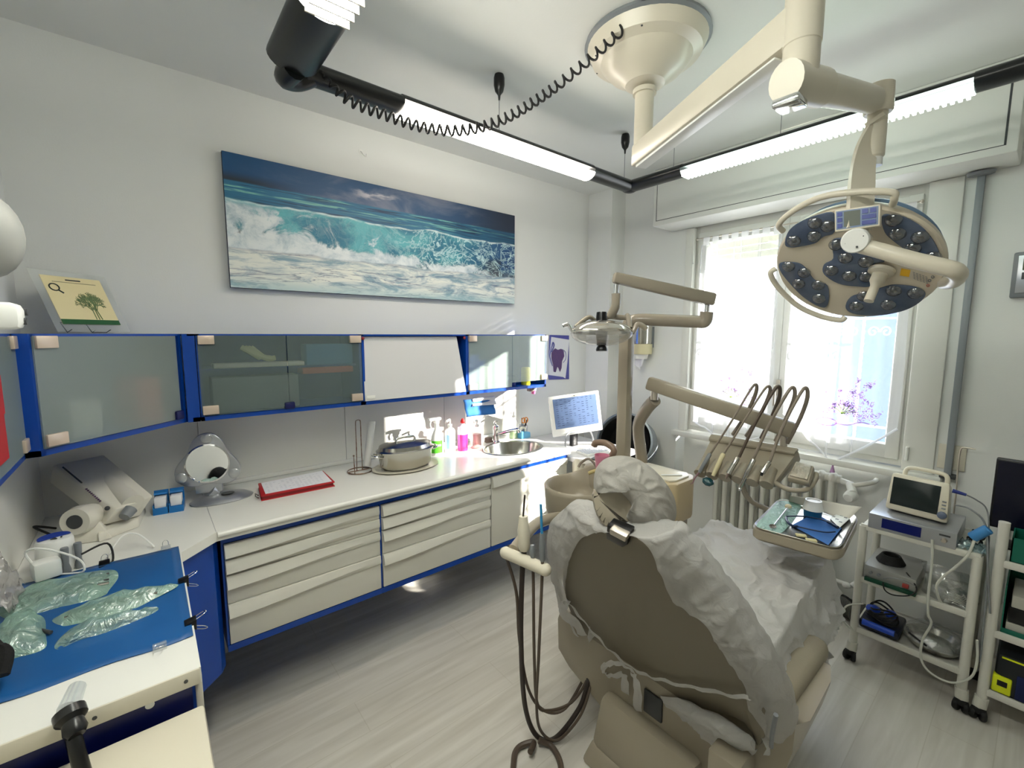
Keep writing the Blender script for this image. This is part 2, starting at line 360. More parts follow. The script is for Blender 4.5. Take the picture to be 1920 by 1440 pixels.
# ================================================================== LEFT WALL: PICTURE, SIGN, HOOK
def ocean():
    m = bpy.data.materials.new('ocean_wave_print'); m.use_nodes = True; N = m.node_tree.nodes; L = m.node_tree.links; b = N['Principled BSDF']; b.inputs['Roughness'].default_value = .45
    tc = N.new('ShaderNodeTexCoord'); sp = N.new('ShaderNodeSeparateXYZ'); L.new(tc.outputs['Object'], sp.inputs[0])
    def math(op, a, b_=None, c=None):
        n = N.new('ShaderNodeMath'); n.operation = op
        for i, v in enumerate((a, b_, c)):
            if v is None: continue
            if isinstance(v, (int, float)): n.inputs[i].default_value = v
            else: L.new(v, n.inputs[i])
        return n.outputs[0]
    def mr(x, a, b_, c=0, d=1, s=True):
        n = N.new('ShaderNodeMapRange'); n.interpolation_type = 'SMOOTHSTEP' if s else 'LINEAR'; n.clamp = True
        L.new(x, n.inputs[0])
        for i, v in enumerate((a, b_, c, d)): n.inputs[i+1].default_value = v
        return n.outputs[0]
    def noi(sx, sy, sc_, det=6, dist=0, seed=0, rough=.6):
        mp = N.new('ShaderNodeCombineXYZ'); L.new(math('MULTIPLY', u, sx), mp.inputs[0]); L.new(math('MULTIPLY', v, sy), mp.inputs[1]); mp.inputs[2].default_value = seed
        n = N.new('ShaderNodeTexNoise'); n.inputs['Scale'].default_value = sc_; n.inputs['Detail'].default_value = det; n.inputs['Distortion'].default_value = dist; n.inputs['Roughness'].default_value = rough
        L.new(mp.outputs[0], n.inputs[0]); return n.outputs[0]
    def mix(f, a, b_):
        n = N.new('ShaderNodeMix'); n.data_type = 'RGBA'
        if isinstance(f, (int, float)): n.inputs[0].default_value = f
        else: L.new(f, n.inputs[0])
        for i, v in ((6, a), (7, b_)):
            if isinstance(v, tuple): n.inputs[i].default_value = (*s2l(v), 1)
            else: L.new(v, n.inputs[i])
        return n.outputs[2]
    u = math('DIVIDE', sp.outputs['Y'], 1.738); v = math('DIVIDE', sp.outputs['Z'], .612)     # u 0..1 left to right, v 0..1 bottom to top
    uw = math('MULTIPLY', u, 2.84)
    # sky
    cl = noi(2.0, 1.6, 2.2, 5, .5, 3)
    sky = mix(mr(cl, .42, .7), (38, 78, 118), (116, 124, 146))
    side = mr(u, .62, .98); sky = mix(side, sky, (34, 44, 66)); sky = mix(mr(u, .28, .0), sky, (16, 74, 120))
    band = math('MULTIPLY', mr(v, .88, .80), mr(u, .22, .05)); sky = mix(band, sky, (34, 44, 58))
    pc = math('MULTIPLY', mr(math('ABSOLUTE', math('SUBTRACT', u, .42)), .10, .02), mr(math('ABSOLUTE', math('SUBTRACT', v, .90)), .06, .015)); puff = mr(noi(8, 8, 1.4, 4, .3, 9), .45, .62)
    sky = mix(math('MULTIPLY', pc, puff), sky, (190, 186, 196))
    # sea beyond the crest, streaked
    st = noi(3.0, 26, 1.6, 5, .4, 1); sea = mix(mr(st, .36, .52), (12, 52, 86), (32, 106, 142)); st2 = noi(2.4, 22, 2.2, 5, .6, 7)
    sea = mix(math('MULTIPLY', mr(st2, .56, .66), mr(v, .64, .74)), sea, (120, 184, 176)); sea = mix(mr(u, .6, 1.0, 0, .55), sea, (14, 34, 66))
    hz = math('ADD', .80, math('MULTIPLY', math('SUBTRACT', noi(2, .1, 1.2, 2), .5), .02)); imgc = mix(mr(math('SUBTRACT', v, hz), -.008, .008), sea, sky)
    # the wave face
    cr = math('ADD', .665, math('MULTIPLY', math('SUBTRACT', noi(2.6, .1, 1.4, 3, 0, 5), .5), .13)); bs = math('ADD', .30, math('MULTIPLY', math('SUBTRACT', noi(3, .1, 1.8, 3, 0, 6), .5), .11))
    h = math('DIVIDE', math('SUBTRACT', v, bs), math('SUBTRACT', cr, bs))
    face = mix(mr(noi(4, 1.6, 1.5, 5, .8, 11), .35, .62), (30, 112, 140), (92, 176, 186)); face = mix(mr(u, .60, .97), face, (20, 74, 122))
    face = mix(mr(h, .35, 0, 0, .8), face, (26, 78, 104))
    dk = math('MULTIPLY', mr(u, .80, .9), mr(h, .62, .35)); face = mix(math('MULTIPLY', dk, mr(noi(6, 5, 1.5, 4, 0, 13), .40, .5)), face, (24, 42, 62))
    dk2 = math('MULTIPLY', mr(u, .13, .06), mr(h, .5, .3)); face = mix(math('MULTIPLY', dk2, mr(noi(6, 5, 1.5, 4, 0, 14), .38, .5)), face, (30, 44, 58))
    # lacy foam on the face: thin veins where distorted noise crosses its middle
    vn = noi(4.6, 2.0, 2.0, 4, 1.8, 21); vein = mr(math('ABSOLUTE', math('SUBTRACT', vn, .5)), .030, .004); vn2 = noi(10, 4.2, 1.6, 4, 1.4, 23); vein2 = mr(math('ABSOLUTE', math('SUBTRACT', vn2, .5)), .035, .005)
    vm = math('MULTIPLY', math('MAXIMUM', vein, math('MULTIPLY', vein2, .6)), mr(u, .40, .62, .12, .85)); face = mix(vm, face, (196, 226, 228))
    # bulky foam: left side, foot of the wave, crest line
    bn = noi(5, 2.1, 1.7, 8, .7, 31, .66); left = mr(u, .52, .04); foot = mr(h, .42, .02)
    thr = math('SUBTRACT', .66, math('ADD', math('MULTIPLY', left, .22), math('MULTIPLY', foot, .26))); bulk = mr(math('SUBTRACT', bn, thr), -.02, .09)
    bulk = math('MULTIPLY', bulk, mr(h, 1.02, .85)); bulk = math('MULTIPLY', bulk, math('SUBTRACT', 1, math('MULTIPLY', dk, .9)))
    fc = mix(mr(noi(9, 4, 1.5, 7, .4, 33, .7), .3, .62), (150, 176, 190), (228, 234, 236)); face = mix(bulk, face, fc)
    crest = mr(math('ABSOLUTE', math('SUBTRACT', h, .985)), .05, .0); face = mix(math('MULTIPLY', crest, mr(noi(12, 12, 1.3, 5), .35, .6)), face, (214, 230, 230))
    imgc = mix(mr(h, 1.015, .985), imgc, face)
    # foreground foam
    fn = noi(4.5, 6.5, 1.5, 8, 1.2, 41, .68); fore = mix(mr(fn, .36, .60), (128, 158, 176), (232, 234, 226)); ln = noi(1.8, 6, 1.6, 5, .8, 43); fore = mix(mr(math('ABSOLUTE', math('SUBTRACT', ln, .47)), .022, .003, 0, .6), fore, (70, 86, 124))
    fore = mix(mr(v, .12, .0, 0, .55), fore, (150, 190, 196)); fore = mix(math('MULTIPLY', mr(v, .27, .31), .45), fore, (92, 104, 142))
    imgc = mix(mr(h, .02, -.03), imgc, fore)
    L.new(imgc, b.inputs['Base Color']); return m
pic = thing('canvas_picture', 'wide canvas print of a turquoise breaking ocean wave on the white wall', 'picture', (XW+.012, .332, 1.816))
MB().b2((0, 0, 0), (.022, 1.738, .612), .002).build('canvas', mat('dark_canvas_edge', (24, 40, 62), .7), pic)
MB().quad((.0228, .001, .001), (.0228, 1.737, .001), (.0228, 1.737, .611), (.0228, .001, .611)).build('print', ocean(), pic, recalc=False, sm=0)
MB().b2((-.012, .2, .5), (0, 1.5, .56)).build('wall_batten', BRUSH, pic)
hp = at(680, 292, 0, XW)
solo(MB().tube([hp+V(.002, -.012, .02), hp+V(.012, -.008, .012), hp+V(.02, .0, -.004), hp+V(.022, .012, -.006), hp+V(.016, .016, .008)], .003).b2(hp+V(0, -.02, .01), hp+V(.003, -.004, .03)), 'wall_hook', WHITE, 'small white hook stuck on the wall above the wave picture', 'hook')
# acrylic stand with an advertising card, on top of the corner cabinet
CARD = mat('cream_card', (228, 214, 168), .6); CGRN = mat('dark_green_print', (22, 84, 44), .6); CINK = mat('dark_ink', (38, 46, 44), .6)
q = [at(x, y, 0, -2.25) for x, y in ((105, 619), (248, 619), (185, 524), (53, 502))]
O = V(-2.19, -.155, 1.60); sg = thing('display_stand', 'clear acrylic display holding a cream card with green footer on the corner wall cabinet', 'sign', (-2.337, -.137, 1.604))
_th, _ph = .686, .4515; _u = V(-sin(_th), cos(_th), 0); _n = V(cos(_th), sin(_th), 0); _v = -_n*sin(_ph)+V(0, 0, cos(_ph))
Ms = frame((0, 0, 0), _u.cross(_v), _u)   # local x along the wall, y up the leaning sheet
ac = sheer('acrylic', (225, 235, 232), .82, .2, gloss=.3, rough=.05)
MB().b2((-.125, 0, 0), (.125, .251, .003), M=Ms).build('acrylic_sheet', ac, sg)
cd = MB().b2((-.100, .030, .0035), (.098, .228, .005), M=Ms).build('card', CARD, sg)
MB().b2((-.100, .030, .0052), (.098, .050, .0056), M=Ms).build('green_footer', CGRN, cd)
im = MB(); random.seed(3)
im.b2((-.025, .212, .0052), (.025, .217, .0056), M=Ms)
for k in range(26): im.b2((-.070+k*.0056, .203, .0052), (-.070+k*.0056+.004, .2048, .0056), M=Ms)
im.tube([Ms@V(-.072+.015*cos(t), .180+.014*sin(t), .006) for t in [2*pi*k/14 for k in range(14)]], .0022, 6, 2, True); im.tube([Ms@V(-.062, .168, .006), Ms@V(-.050, .157, .006)], .0025, 6, 0)
im.build('printed_text', CINK, cd)
vg = MB()
def twig(p, a, l, dpt):
    e = (p[0]+cos(a)*l, p[1]+sin(a)*l); vg.tube([Ms@V(p[0], p[1], .0062), Ms@V(e[0], e[1], .0062)], .0006+.0009*dpt/4, 5, 0)
    if dpt > 0:
        for s in (-1, 0, 1): twig(e, a+s*random.uniform(.35, .75)+random.uniform(-.15, .15), l*random.uniform(.6, .85), dpt-1)
for x0 in (.02, .03, .04): twig((x0, .052), pi/2+random.uniform(-.1, .35), .037, 4)
vg.build('plant_print', mat('sage_ink', (112, 132, 92), .7), cd)
MB().tube([Ms@V(-.10, -.004, .03), Ms@V(-.10, -.004, .006), Ms@V(-.10, .04, -.004), Ms@V(-.02, .04, -.004), Ms@V(-.02, -.004, .006), Ms@V(-.02, -.004, .03), Ms@V(-.02, -.004, .006), Ms@V(.03, -.004, .006), Ms@V(.03, -.004, .03)], .0016, 6, 0).build('wire_easel', DGREY, sg)
# ================================================================== WALL CABINETS
def frosted(name, rgb, see=.42, rough=.32):
    m = bpy.data.materials.new(name); m.use_nodes = True; b = m.node_tree.nodes['Principled BSDF']
    b.inputs['Base Color'].default_value = (*s2l(rgb), 1); b.inputs['Roughness'].default_value = rough; b.inputs['Transmission Weight'].default_value = see; b.inputs['IOR'].default_value = 1.15
    MATS[name] = m; return m
FROST = sheer('frosted_green_glass', (172, 186, 182), .56, .35, gloss=.12, rough=.3); FROSTD = sheer('frosted_dark_glass', (122, 142, 140), .62, .3, gloss=.12, rough=.3); CLIP = mat('satin_clip', (214, 196, 180), .35, .5)
D, XF, Z0, Z1 = .018, -2.211, 1.238, 1.598
WALLU = mat('cabinet_inner_blue', (8, 50, 132), .35)
def carcass(mb, x0, x1, y0, y1, z0=Z0, z1=Z1):      # open towards +x
    mb.b2((x0, y0, z0), (x1, y1, z0+D)).b2((x0, y0, z1-.008), (x1, y1, z1)).b2((x0, y0, z0), (x1, y0+.012, z1)).b2((x0, y1-.012, z0), (x1, y1, z1)).b2((x0, y0, z0), (x0+.006, y1, z1)); return mb
def clip(px, y, z, parent, M=None):
    b = MB(); b.b2((px-.012, y-.028, z-.018), (px+.012, y+.028, z+.018), .002, M); return b.build('door_clip', CLIP, parent, True)
X0 = XW+.009
c1 = thing('wall_cabinet', 'blue wall cabinet with two grey frosted glass doors, below the left of the wave picture', 'wall cabinet', (XF, .5, Z0))
carcass(MB(), X0, XF-.006, .163, .845).build('carcass', BLUE, c1, True)
MB().b2((X0+.006, .178, 1.44), (XF-.05, .83, 1.45)).build('shelf', BLUE, c1, True)
ymid = at(540, 700, 0, XF).y
for a, b_ in ((.167, ymid-.002), (ymid+.002, .842)):
    d = MB().b2((XF-.003, a, Z0+.022), (XF+.003, b_, Z1-.006)).build('glass_door', FROSTD, c1, True)
    yy = a+.03 if a < .3 else b_-.03
    for zz in (Z0+.045, Z1-.024): clip(XF, yy, zz, d)
MB().b2((XF-.004, ymid-.022, Z0+.018), (XF+.012, ymid+.022, Z0+.05), .006).build('door_stop', NAVY, c1, True)
def inside(kind, lab, x, y, z, s, m, bev=.004):
    x = XF-.03-s[0]/2
    return solo(MB().box((x, y, z+s[2]/2), s, bev), kind, m, lab, 'box')
inside('supply_box', 'pale flat box seen through the left frosted door', -2.30, .40, 1.452, (.08, .36, .02), mat('box_white', (206, 206, 196), .7))
inside('supply_box', 'pink edged tray seen low through the left frosted door', -2.30, .38, 1.262, (.1, .34, .15), mat('box_grey', (120, 128, 128), .7))
inside('supply_box', 'blue box seen through the right frosted door', -2.31, .70, 1.451, (.1, .22, .10), mat('box_blue', (70, 130, 168), .7))
inside('supply_box', 'red striped box seen through the right frosted door', -2.31, .69, 1.41, (.1, .24, .028), mat('box_red', (186, 96, 84), .7))
o = MB()
for k in range(4): o.tube([(-2.27, .33+.012*k, 1.54), (-2.26, .36+.02*k, 1.52-.01*k), (-2.26, .40+.02*k, 1.49)], .012, 8)
solo(o, 'glove', mat('pale_glove', (206, 208, 160), .6), 'pale yellow glove pressed behind the left frosted door', 'glove')
# unit with the white lift-up flap, hanging slightly open
c2 = thing('wall_cabinet', 'blue wall unit with a tilted plain white flap, under the right half of the picture', 'wall cabinet', (XF, 1.15, Z0))
carcass(MB(), X0, XF-.004, .847, 1.487).b2((X0, 1.40, Z0+.018), (XF-.03, 1.41, Z1)).build('carcass', BLUE, c2, True)
yt, yb = at(858, 632, 0, XF-.01).y, at(873, 738, 0, XF-.003).y
fl = MB().hexa([(XF-.004, .853, Z0+.02), (XF-.004, yb, Z0+.02), (XF+.004, yb, Z0+.02), (XF+.004, .853, Z0+.02), (XF-.03, .853, Z1-.012), (XF-.03, yt, Z1-.012), (XF-.022, yt, Z1-.012), (XF-.022, .853, Z1-.012)]).build('flap', mat('flap_white', (206, 206, 208), .3), c2, True)
MB().b2((XF+.004, .86, Z0+.03), (XF+.008, .905, Z0+.048), .002).build('flap_clip', WHITE, fl, True)
MB().ball((XF-.0, .852, Z1-.02), .009).build('red_stop', mat('dark_red_plastic', (130, 30, 44), .4), c2, True)
MB().ball((XF-.0, 1.462, Z1-.02), .009).build('red_stop', MATS['dark_red_plastic'], c2, True)
c3 = thing('wall_cabinet', 'small blue wall cabinet with two pale frosted glass doors beside the tooth poster', 'wall cabinet', (XF, 1.81, Z0))
carcass(MB(), X0, XF-.006, 1.489, 2.14).build('carcass', BLUE, c3, True)
ym = at(960, 700, 0, XF).y; F2 = sheer('pale_frosted_glass', (176, 194, 188), .55, .3, gloss=.12, rough=.25)
for a, b_ in ((1.493, ym-.002), (ym+.002, 2.137)):
    z0 = Z0+.022 if a < 1.6 else Z0+.05
    d = MB().b2((XF-.003, a, z0), (XF+.003, b_, Z1-.006)).build('glass_door', F2, c3, True)
    yy = a+.026 if a < 1.6 else b_-.026
    for zz in (z0+.022, Z1-.024): clip(XF, yy, zz, d)
for (nm, y, c, h, lb) in (('tape_roll', 1.87, (16, 40, 120), .07, 'dark blue roll at the foot of the small wall cabinet'), ('jar', 2.0, (214, 206, 40), .12, 'yellow jar inside the small wall cabinet by the poster'), ('jar', 1.65, (200, 206, 196), .14, 'whitish jar inside the small wall cabinet')):
    solo(MB().lathe([(.03, 0), (.032, .004), (.032, h-.01), (.026, h)], (XF-.06, y, Z0+.019)), nm, mat('c%d' % c[0], c, .5), lb, 'jar')
# corner cabinet, front turned 45 degrees
A, B = V(-2.236, .115, 0), V(-1.866, -.255, 0); dv = (B-A).normalized(); nv = V(-dv.y, dv.x, 0)
if nv.dot(V(1, 1, 0)) < 0: nv = -nv
c4 = thing('wall_cabinet', 'blue corner wall cabinet with one large frosted glass door under the display stand', 'wall cabinet', (-2.2, -.1, Z0))
cb = MB()
poly = [(A.x, A.y), (B.x, B.y), (B.x, YB+.009), (X0, YB+.009), (X0, .16), (XF-.008, .16), (XF-.008, .135)]
cb.prism(poly, D, Matrix.Translation((0, 0, Z0))); cb.prism(poly, .008, Matrix.Translation((0, 0, Z1-.008)))
Md = frame((A.x, A.y, 0), nv, dv); 
cb.b2((0, Z0, -.02), (.012, Z1, 0), M=Md @ Matrix(((1, 0, 0, 0), (0, 1, 0, 0), (0, 0, 1, 0), (0, 0, 0, 1)))) if False else None
LEN = (B-A).length
def dbox(mb, a, b_, z0, z1, d0, d1, bev=0):   # box along the diagonal front: from a to b_ along it, depth d0..d1 outward
    p = [A+dv*s+nv*d for s, d in ((a, d0), (b_, d0), (b_, d1), (a, d1))]
    return mb.hexa([V(q.x, q.y, z0) for q in p]+[V(q.x, q.y, z1) for q in p], bev)
dbox(cb, 0, .012, Z0, Z1, -.02, 0); dbox(cb, LEN-.012, LEN, Z0, Z1, -.02, 0)
cb.b2((XF-.03, .118, Z0), (XF-.008, .16, Z1)); cb.b2((B.x-.012, YB+.009, Z0), (B.x, B.y, Z1))
cb.build('carcass', BLUE, c4, True)
dd = dbox(MB(), .035, LEN-.004, Z0+.022, Z1-.008, .004, .010).build('glass_door', FROST, c4, True)
for zz in (Z0+.045, Z1-.024): dbox(MB(), LEN-.065, LEN-.008, zz-.018, zz+.018, .001, .018, .002).build('door_clip', CLIP, dd, True)
dbox(MB(), .03, .065, Z0+.02, Z0+.055, .002, .02, .005).build('door_stop', NAVY, c4, True)
solo(MB().box((-2.20, -.03, Z0+.019+.09), (.1, .1, .18), .004, rz=.8), 'supply_box', MATS['box_red'], 'reddish box behind the corner cabinet frosted door', 'box')
solo(MB().box((-2.06, -.19, Z0+.019+.06), (.08, .1, .12), .004, rz=.8), 'supply_box', MATS['box_white'], 'whitish box low behind the corner cabinet frosted door', 'box')
# back-wall cabinet at the left edge of the view
c5 = thing('wall_cabinet', 'blue cabinet with frosted door and red papers at the far left edge', 'wall cabinet', (-1.5, -.3, Z0))
MB().b2((-1.863, YB+.009, Z0), (-1.2, -.286, Z0+D)).b2((-1.863, YB+.009, Z1-.008), (-1.2, -.286, Z1)).b2((-1.863, YB+.009, Z0), (-1.851, -.286, Z1)).b2((-1.212, YB+.009, Z0), (-1.2, -.286, Z1)).b2((-1.86, YB+.009, Z0), (-1.2, YB+.014, Z1)).build('carcass', BLUE, c5, True)
d5 = MB().b2((-1.855, -.286, Z0+.022), (-1.203, -.280, Z1-.008)).build('glass_door', FROST, c5, True)
for zz in (Z0+.045, Z1-.024): MB().b2((-1.85, -.284, zz-.018), (-1.80, -.272, zz+.018), .002).build('door_clip', CLIP, d5, True)
for (a, b_, t, m) in (((0, 703), (10, 775), 0, RED), ((0, 780), (18, 858), 0, RED)):
    p, q2 = at(a[0], a[1], 1, -.278), at(b_[0], b_[1], 1, -.278)
    z = sorted((p.z, q2.z)); solo(MB().b2((q2.x, -.2795, z[0]), (q2.x+.16, -.278, z[1])), 'red_note', m, 'red paper stuck on the left cabinet door, %s one' % ('upper' if a[1] < 750 else 'lower'), 'paper')
# grey wall-mounted device and bracket, cut by the left edge of the view
wd = thing('wall_lamp', 'grey and white rounded lamp head on a bracket cut off by the left edge', 'lamp', (-1.9, -.33, 1.65))
p = at(-42, 438, 1, -.2)
MB().ball(p, (.060, .055, .074), 2).build('shade', mat('shell_grey', (150, 150, 146), .4), wd, True)
MB().tube([p+V(.01, 0, -.05), p+V(.0, -.02, -.09), p+V(.0, -.03, -.12)], .018, 12).build('neck', WHITE, wd, True)
p2 = at(-32, 592, 1, -.2); MB().box(p2, (.05, .09, .045), .012).build('bracket', WHITE, wd, True)
MB().cyl(p2+V(-.02, .04, .008), p2+V(-.02, .048, .008), .006).cyl(p2+V(-.005, .04, -.008), p2+V(-.005, .048, -.008), .006).build('screw', DGREY, wd, True)
# tooth poster
pt = at(1066, 712, 0, XW+.003); tp = thing('tooth_poster', 'small poster of a purple tooth with glittery triangles on the wall above the monitor', 'poster', (XW+.002, 2.34, 1.26))
def pp(x, y, d=.004): return at(x, y, 0, XW+d)
MB().quad(pp(1029, 712), pp(1066, 711), pp(1067, 629), pp(1030, 628)).build('sheet', PAPER, tp, True, recalc=False, sm=0)
GL = mat('glitter_violet', (90, 90, 168), .35, vary=.5, vscale=300, rgb2=(60, 66, 140)); GT = mat('glitter_purple', (64, 44, 104), .4, vary=.5, vscale=260, rgb2=(104, 70, 110))
bd = MB(); d = .006
bd.quad(pp(1030, 628, d), pp(1034, 628, d), pp(1029, 671, d), pp(1028, 711, d)); bd.quad(pp(1034, 628, d), pp(1067, 629, d), pp(1067, 637, d), pp(1030, 631, d))
bd.quad(pp(1067, 640, d), pp(1067, 711, d), pp(1060, 711, d), pp(1064, 680, d)); bd.quad(pp(1029, 712, d), pp(1028, 703, d), pp(1056, 707, d), pp(1062, 711, d)); bd.build('triangle_border', GL, tp, True, recalc=False, sm=0)
tth = MB(); oc = [(1037, 657), (1041, 653), (1046, 656), (1052, 654), (1057, 658), (1058, 668), (1054, 677), (1053, 690), (1050, 698), (1047, 690), (1045, 688), (1042, 698), (1038, 697), (1037, 684), (1034, 672), (1034, 662)]
tth.bm.faces.new([tth.bm.verts.new(pp(x, y, .007)) for x, y in oc]); tth.build('tooth_drawing', GT, tp, True, recalc=False, sm=0)
MB().tube([pp(x, y, .009) for x, y in ((1034, 650), (1033, 656), (1031, 668), (1034, 680), (1036, 686))], .003, 6).tube([pp(x, y, .009) for x, y in ((1035, 650), (1037, 642), (1039, 648), (1034, 660))], .004, 6).build('brush_drawing', GL, tp, True); MB().tube([pp(x, y, .009) for x, y in ((1054, 655), (1060, 660), (1061, 672), (1056, 680))], .002, 6).build('brush_drawing', GL, tp, True)
# ================================================================== BASE CABINETS AND WORKTOP
ZW = .868
SX, SY, SA, SB = -2.165, 1.80, .20, .150          # oval sink: centre, half length (y), half width (x)
def worktop():
    bm = bmesh.new()
    out = [(XW+.009, YB+.009), (-1.135, YB+.009), (-1.135, .048), (-1.803, .048), (-1.911, .158), (-1.922, 2.085), (XW+.009, 2.085)]
    hole = [(SX+SB*cos(2*pi*k/36), SY+SA*sin(2*pi*k/36)) for k in range(36)]
    def loop(pts, z):
        vs = [bm.verts.new((p[0], p[1], z)) for p in pts]; es = [bm.edges.new((vs[i], vs[(i+1) % len(vs)])) for i in range(len(vs))]; return vs, es
    a, ea = loop(out, ZW); b, eb = loop(hole, ZW)
    r = bmesh.ops.triangle_fill(bm, use_beauty=True, use_dissolve=False, edges=ea+eb)
    top = [f for f in bm.faces]
    r = bmesh.ops.extrude_face_region(bm, geom=top); bmesh.ops.translate(bm, vec=(0, 0, -.036), verts=[g for g in r['geom'] if isinstance(g, bmesh.types.BMVert)])
    m = MB(); m._merge(bm)
    # drop front edge
    return m
struct('trim_5', MB().b2((XW+.0085, .165, ZW), (XW+.026, 2.085, ZW+.022), .006), WORK)
wt = thing('worktop', 'long white laminate worktop with a bend in the corner, carrying the sink', 'worktop', (-2.2, .8, ZW-.036))
worktop().build('worktop_slab', WORK, wt, True, sm=30)
MB().tube([(-1.911, .162, ZW-.012), (-1.922, 2.08, ZW-.012)], .012, 10, 0).build('rounded_edge', WORK, wt, True)
MB().b2((XW+.03, .158, ZW), (-1.915, .1595, ZW+.0006)).build('joint_line', GREYP, wt, True)
es = MB().b2((-1.136, YB+.01, ZW-.036), (-1.131, .046, ZW), .002).build('end_strip', IVORY, wt, True)
for y in (-.30, -.125, .02): MB().lathe([(.004, 0), (.004, .001)], (-1.131, y, ZW-.018), (1, 0, 0), 10).build('screw', DGREY, es, True)
# steel sink set in the top
sk = thing('sink', 'oval stainless steel sink set in the white worktop', 'sink', (SX, SY, ZW-.13))
R = []
for (k, z) in ((1.10, .0015), (1.08, .004), (1.0, .003), (.97, -.01), (.90, -.09), (.75, -.118), (.15, -.125), (.0, -.125)):
    R.append([V(SX+SB*k*cos(2*pi*i/40), SY+SA*k*sin(2*pi*i/40), ZW+z) for i in range(40)])
MB().ring(R, False).build('bowl', STEEL, sk, True, sm=60)
MB().lathe([(.022, 0), (.022, .003), (.012, .004)], (SX, SY, ZW-.124)).build('drain', CHROME, sk, True)
tp_ = at(942, 832, 2, ZW); tp_ = V(-2.345, 1.80, ZW)
fc = thing('tap', 'chrome single lever mixer tap behind the steel sink', 'tap', tp_)
MB().lathe([(.026, 0), (.026, .012), (.02, .016), (.02, .085), (.023, .09), (.021, .115), (.012, .12)], tp_).build('body', CHROME, fc, True)
MB().tube([tp_+V(.0, .0, .055), tp_+V(.05, .02, .075), tp_+V(.12, .05, .10), tp_+V(.155, .065, .108), tp_+V(.165, .069, .088)], .0115, 12).build('spout', CHROME, fc, True)
MB().tube([tp_+V(-.0, 0, .12), tp_+V(.005, -.01, .132), tp_+V(.04, -.045, .152), tp_+V(.075, -.05, .165)], lambda t: .008-.003*t, 10).build('lever', CHROME, fc, True)
FXI = -1.947
def front(parent, ya, yb, zt, zb, lipl=.05, lipr=.026):
    """a gloss front whose top grip swells at the left and sinks in towards the right"""
    d = MB().b2((FXI-.016, ya, zb+.0015), (FXI, yb, zt-.0015), .002).build('drawer_front', CABW, parent, True)
    R = []
    for i in range(25):
        t = i/24; s = t*t*(3-2*t); y = ya+.001+(yb-ya-.002)*t; h = lipl+(lipr-lipl)*s; p = .021*(1-s)+.009*s; sk_ = .002+.010*s
        R.append([V(FXI-.004, y, zt-.001), V(FXI+.006, y, zt-.002), V(FXI+p*.75, y, zt-.012-h*.2), V(FXI+p, y, zt-h), V(FXI+p-.006*(1-s)-.004, y, zt-h-.003-sk_), V(FXI-.004, y, zt-h-.004-sk_*1.2)])
    MB().ring(R).build('grip', CABW, d, True, sm=30); return d
u_y = ((.182, .800), (.812, 1.452)); zs = (.797, .734, .671, .553, .385)
labels = ['ivory unit of four shallow to deep drawers next to the blue corner panel', 'ivory unit of four drawers in the middle of the wall run']
for (ya, yb), lb in zip(u_y, labels):
    c = thing('drawer_cabinet', lb, 'cabinet', (-2.2, (ya+yb)/2, .36))
    MB().b2((XW+.02, ya-.009, .36), (FXI-.018, yb+.002, ZW-.037)).b2((FXI-.016, ya-.009, .802), (FXI-.002, yb+.002, ZW-.037)).b2((FXI-.016, ya-.009, .357), (FXI-.002, yb+.002, .383)).b2((FXI-.018, ya-.009, .357), (FXI-.006, ya-.002, ZW-.037)).build('blue_carcass', BLUE, c, True)
    for k in range(4): front(c, ya, yb, zs[k], zs[k+1])
c = thing('sink_cabinet', 'ivory single door cabinet under the sink striped with sunlight', 'cabinet', (-2.2, 1.77, .36))
MB().b2((XW+.02, 1.462, .36), (-2.40, 2.07, ZW-.16)).b2((FXI-.03, 1.462, .36), (FXI-.018, 2.07, ZW-.037)).b2((XW+.02, 2.055, .36), (FXI-.018, 2.07, ZW-.037)).b2((FXI-.016, 1.4545, .802), (FXI-.002, 2.083, ZW-.037)).b2((FXI-.016, 1.4545, .357), (FXI-.002, 2.083, .383)).build('blue_carcass', BLUE, c, True)
d = front(c, 1.462, 2.078, .800, .385, .06, .02); d.name = 'door'
# blue chamfered corner cabinet and desk run along the back wall
cc = thing('corner_cabinet', 'plain cobalt blue corner base cabinet below the bend of the worktop', 'cabinet', (-1.9, -.1, .30))
MB().prism([(XW+.02, YB+.012), (-1.16, YB+.012), (-1.16, .036), (-1.815, .036), (-1.923, .146), (-1.965, .163), (XW+.02, .163)], .53, Matrix.Translation((0, 0, .30))).build('blue_panel', BLUE, cc, True, sm=20)
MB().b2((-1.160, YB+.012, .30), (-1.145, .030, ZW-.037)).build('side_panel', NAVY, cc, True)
sp = at(281, 1322, 0, -1.144); MB().lathe([(.008, 0), (.008, .0015)], (-1.1448, sp.y, sp.z), (1, 0, 0), 14).build('screw_cap', WHITE, cc, True)
MB().b2((-1.815, .0361, .31), (-1.165, .050, ZW-.037), .002).build('white_front', IVORY, cc, True)
# second, slightly lower pull-out surface nearest the viewer
ps = thing('pull_out_drawer', 'wide ivory pull-out drawer in the lower left corner of the view', 'drawer', (-.8, -.15, .3))
MB().b2((-1.118, YB+.012, .775), (-.50, .048, .793), .008).build('top_panel', CREAM, ps, True)
sd = MB().b2((-1.112, .030, .33), (-.50, .046, .777), .006).build('side_panel', CREAM, ps, True)
for z in (.70, .60, .5): MB().lathe([(.005, 0), (.005, .002)], (-1.07, .0462, z), (0, 1, 0), 10).build('screw', DGREY, sd, True)
MB().b2((-1.112, YB+.012, .33), (-1.10, .03, .777)).build('end_panel', CREAM, ps, True)
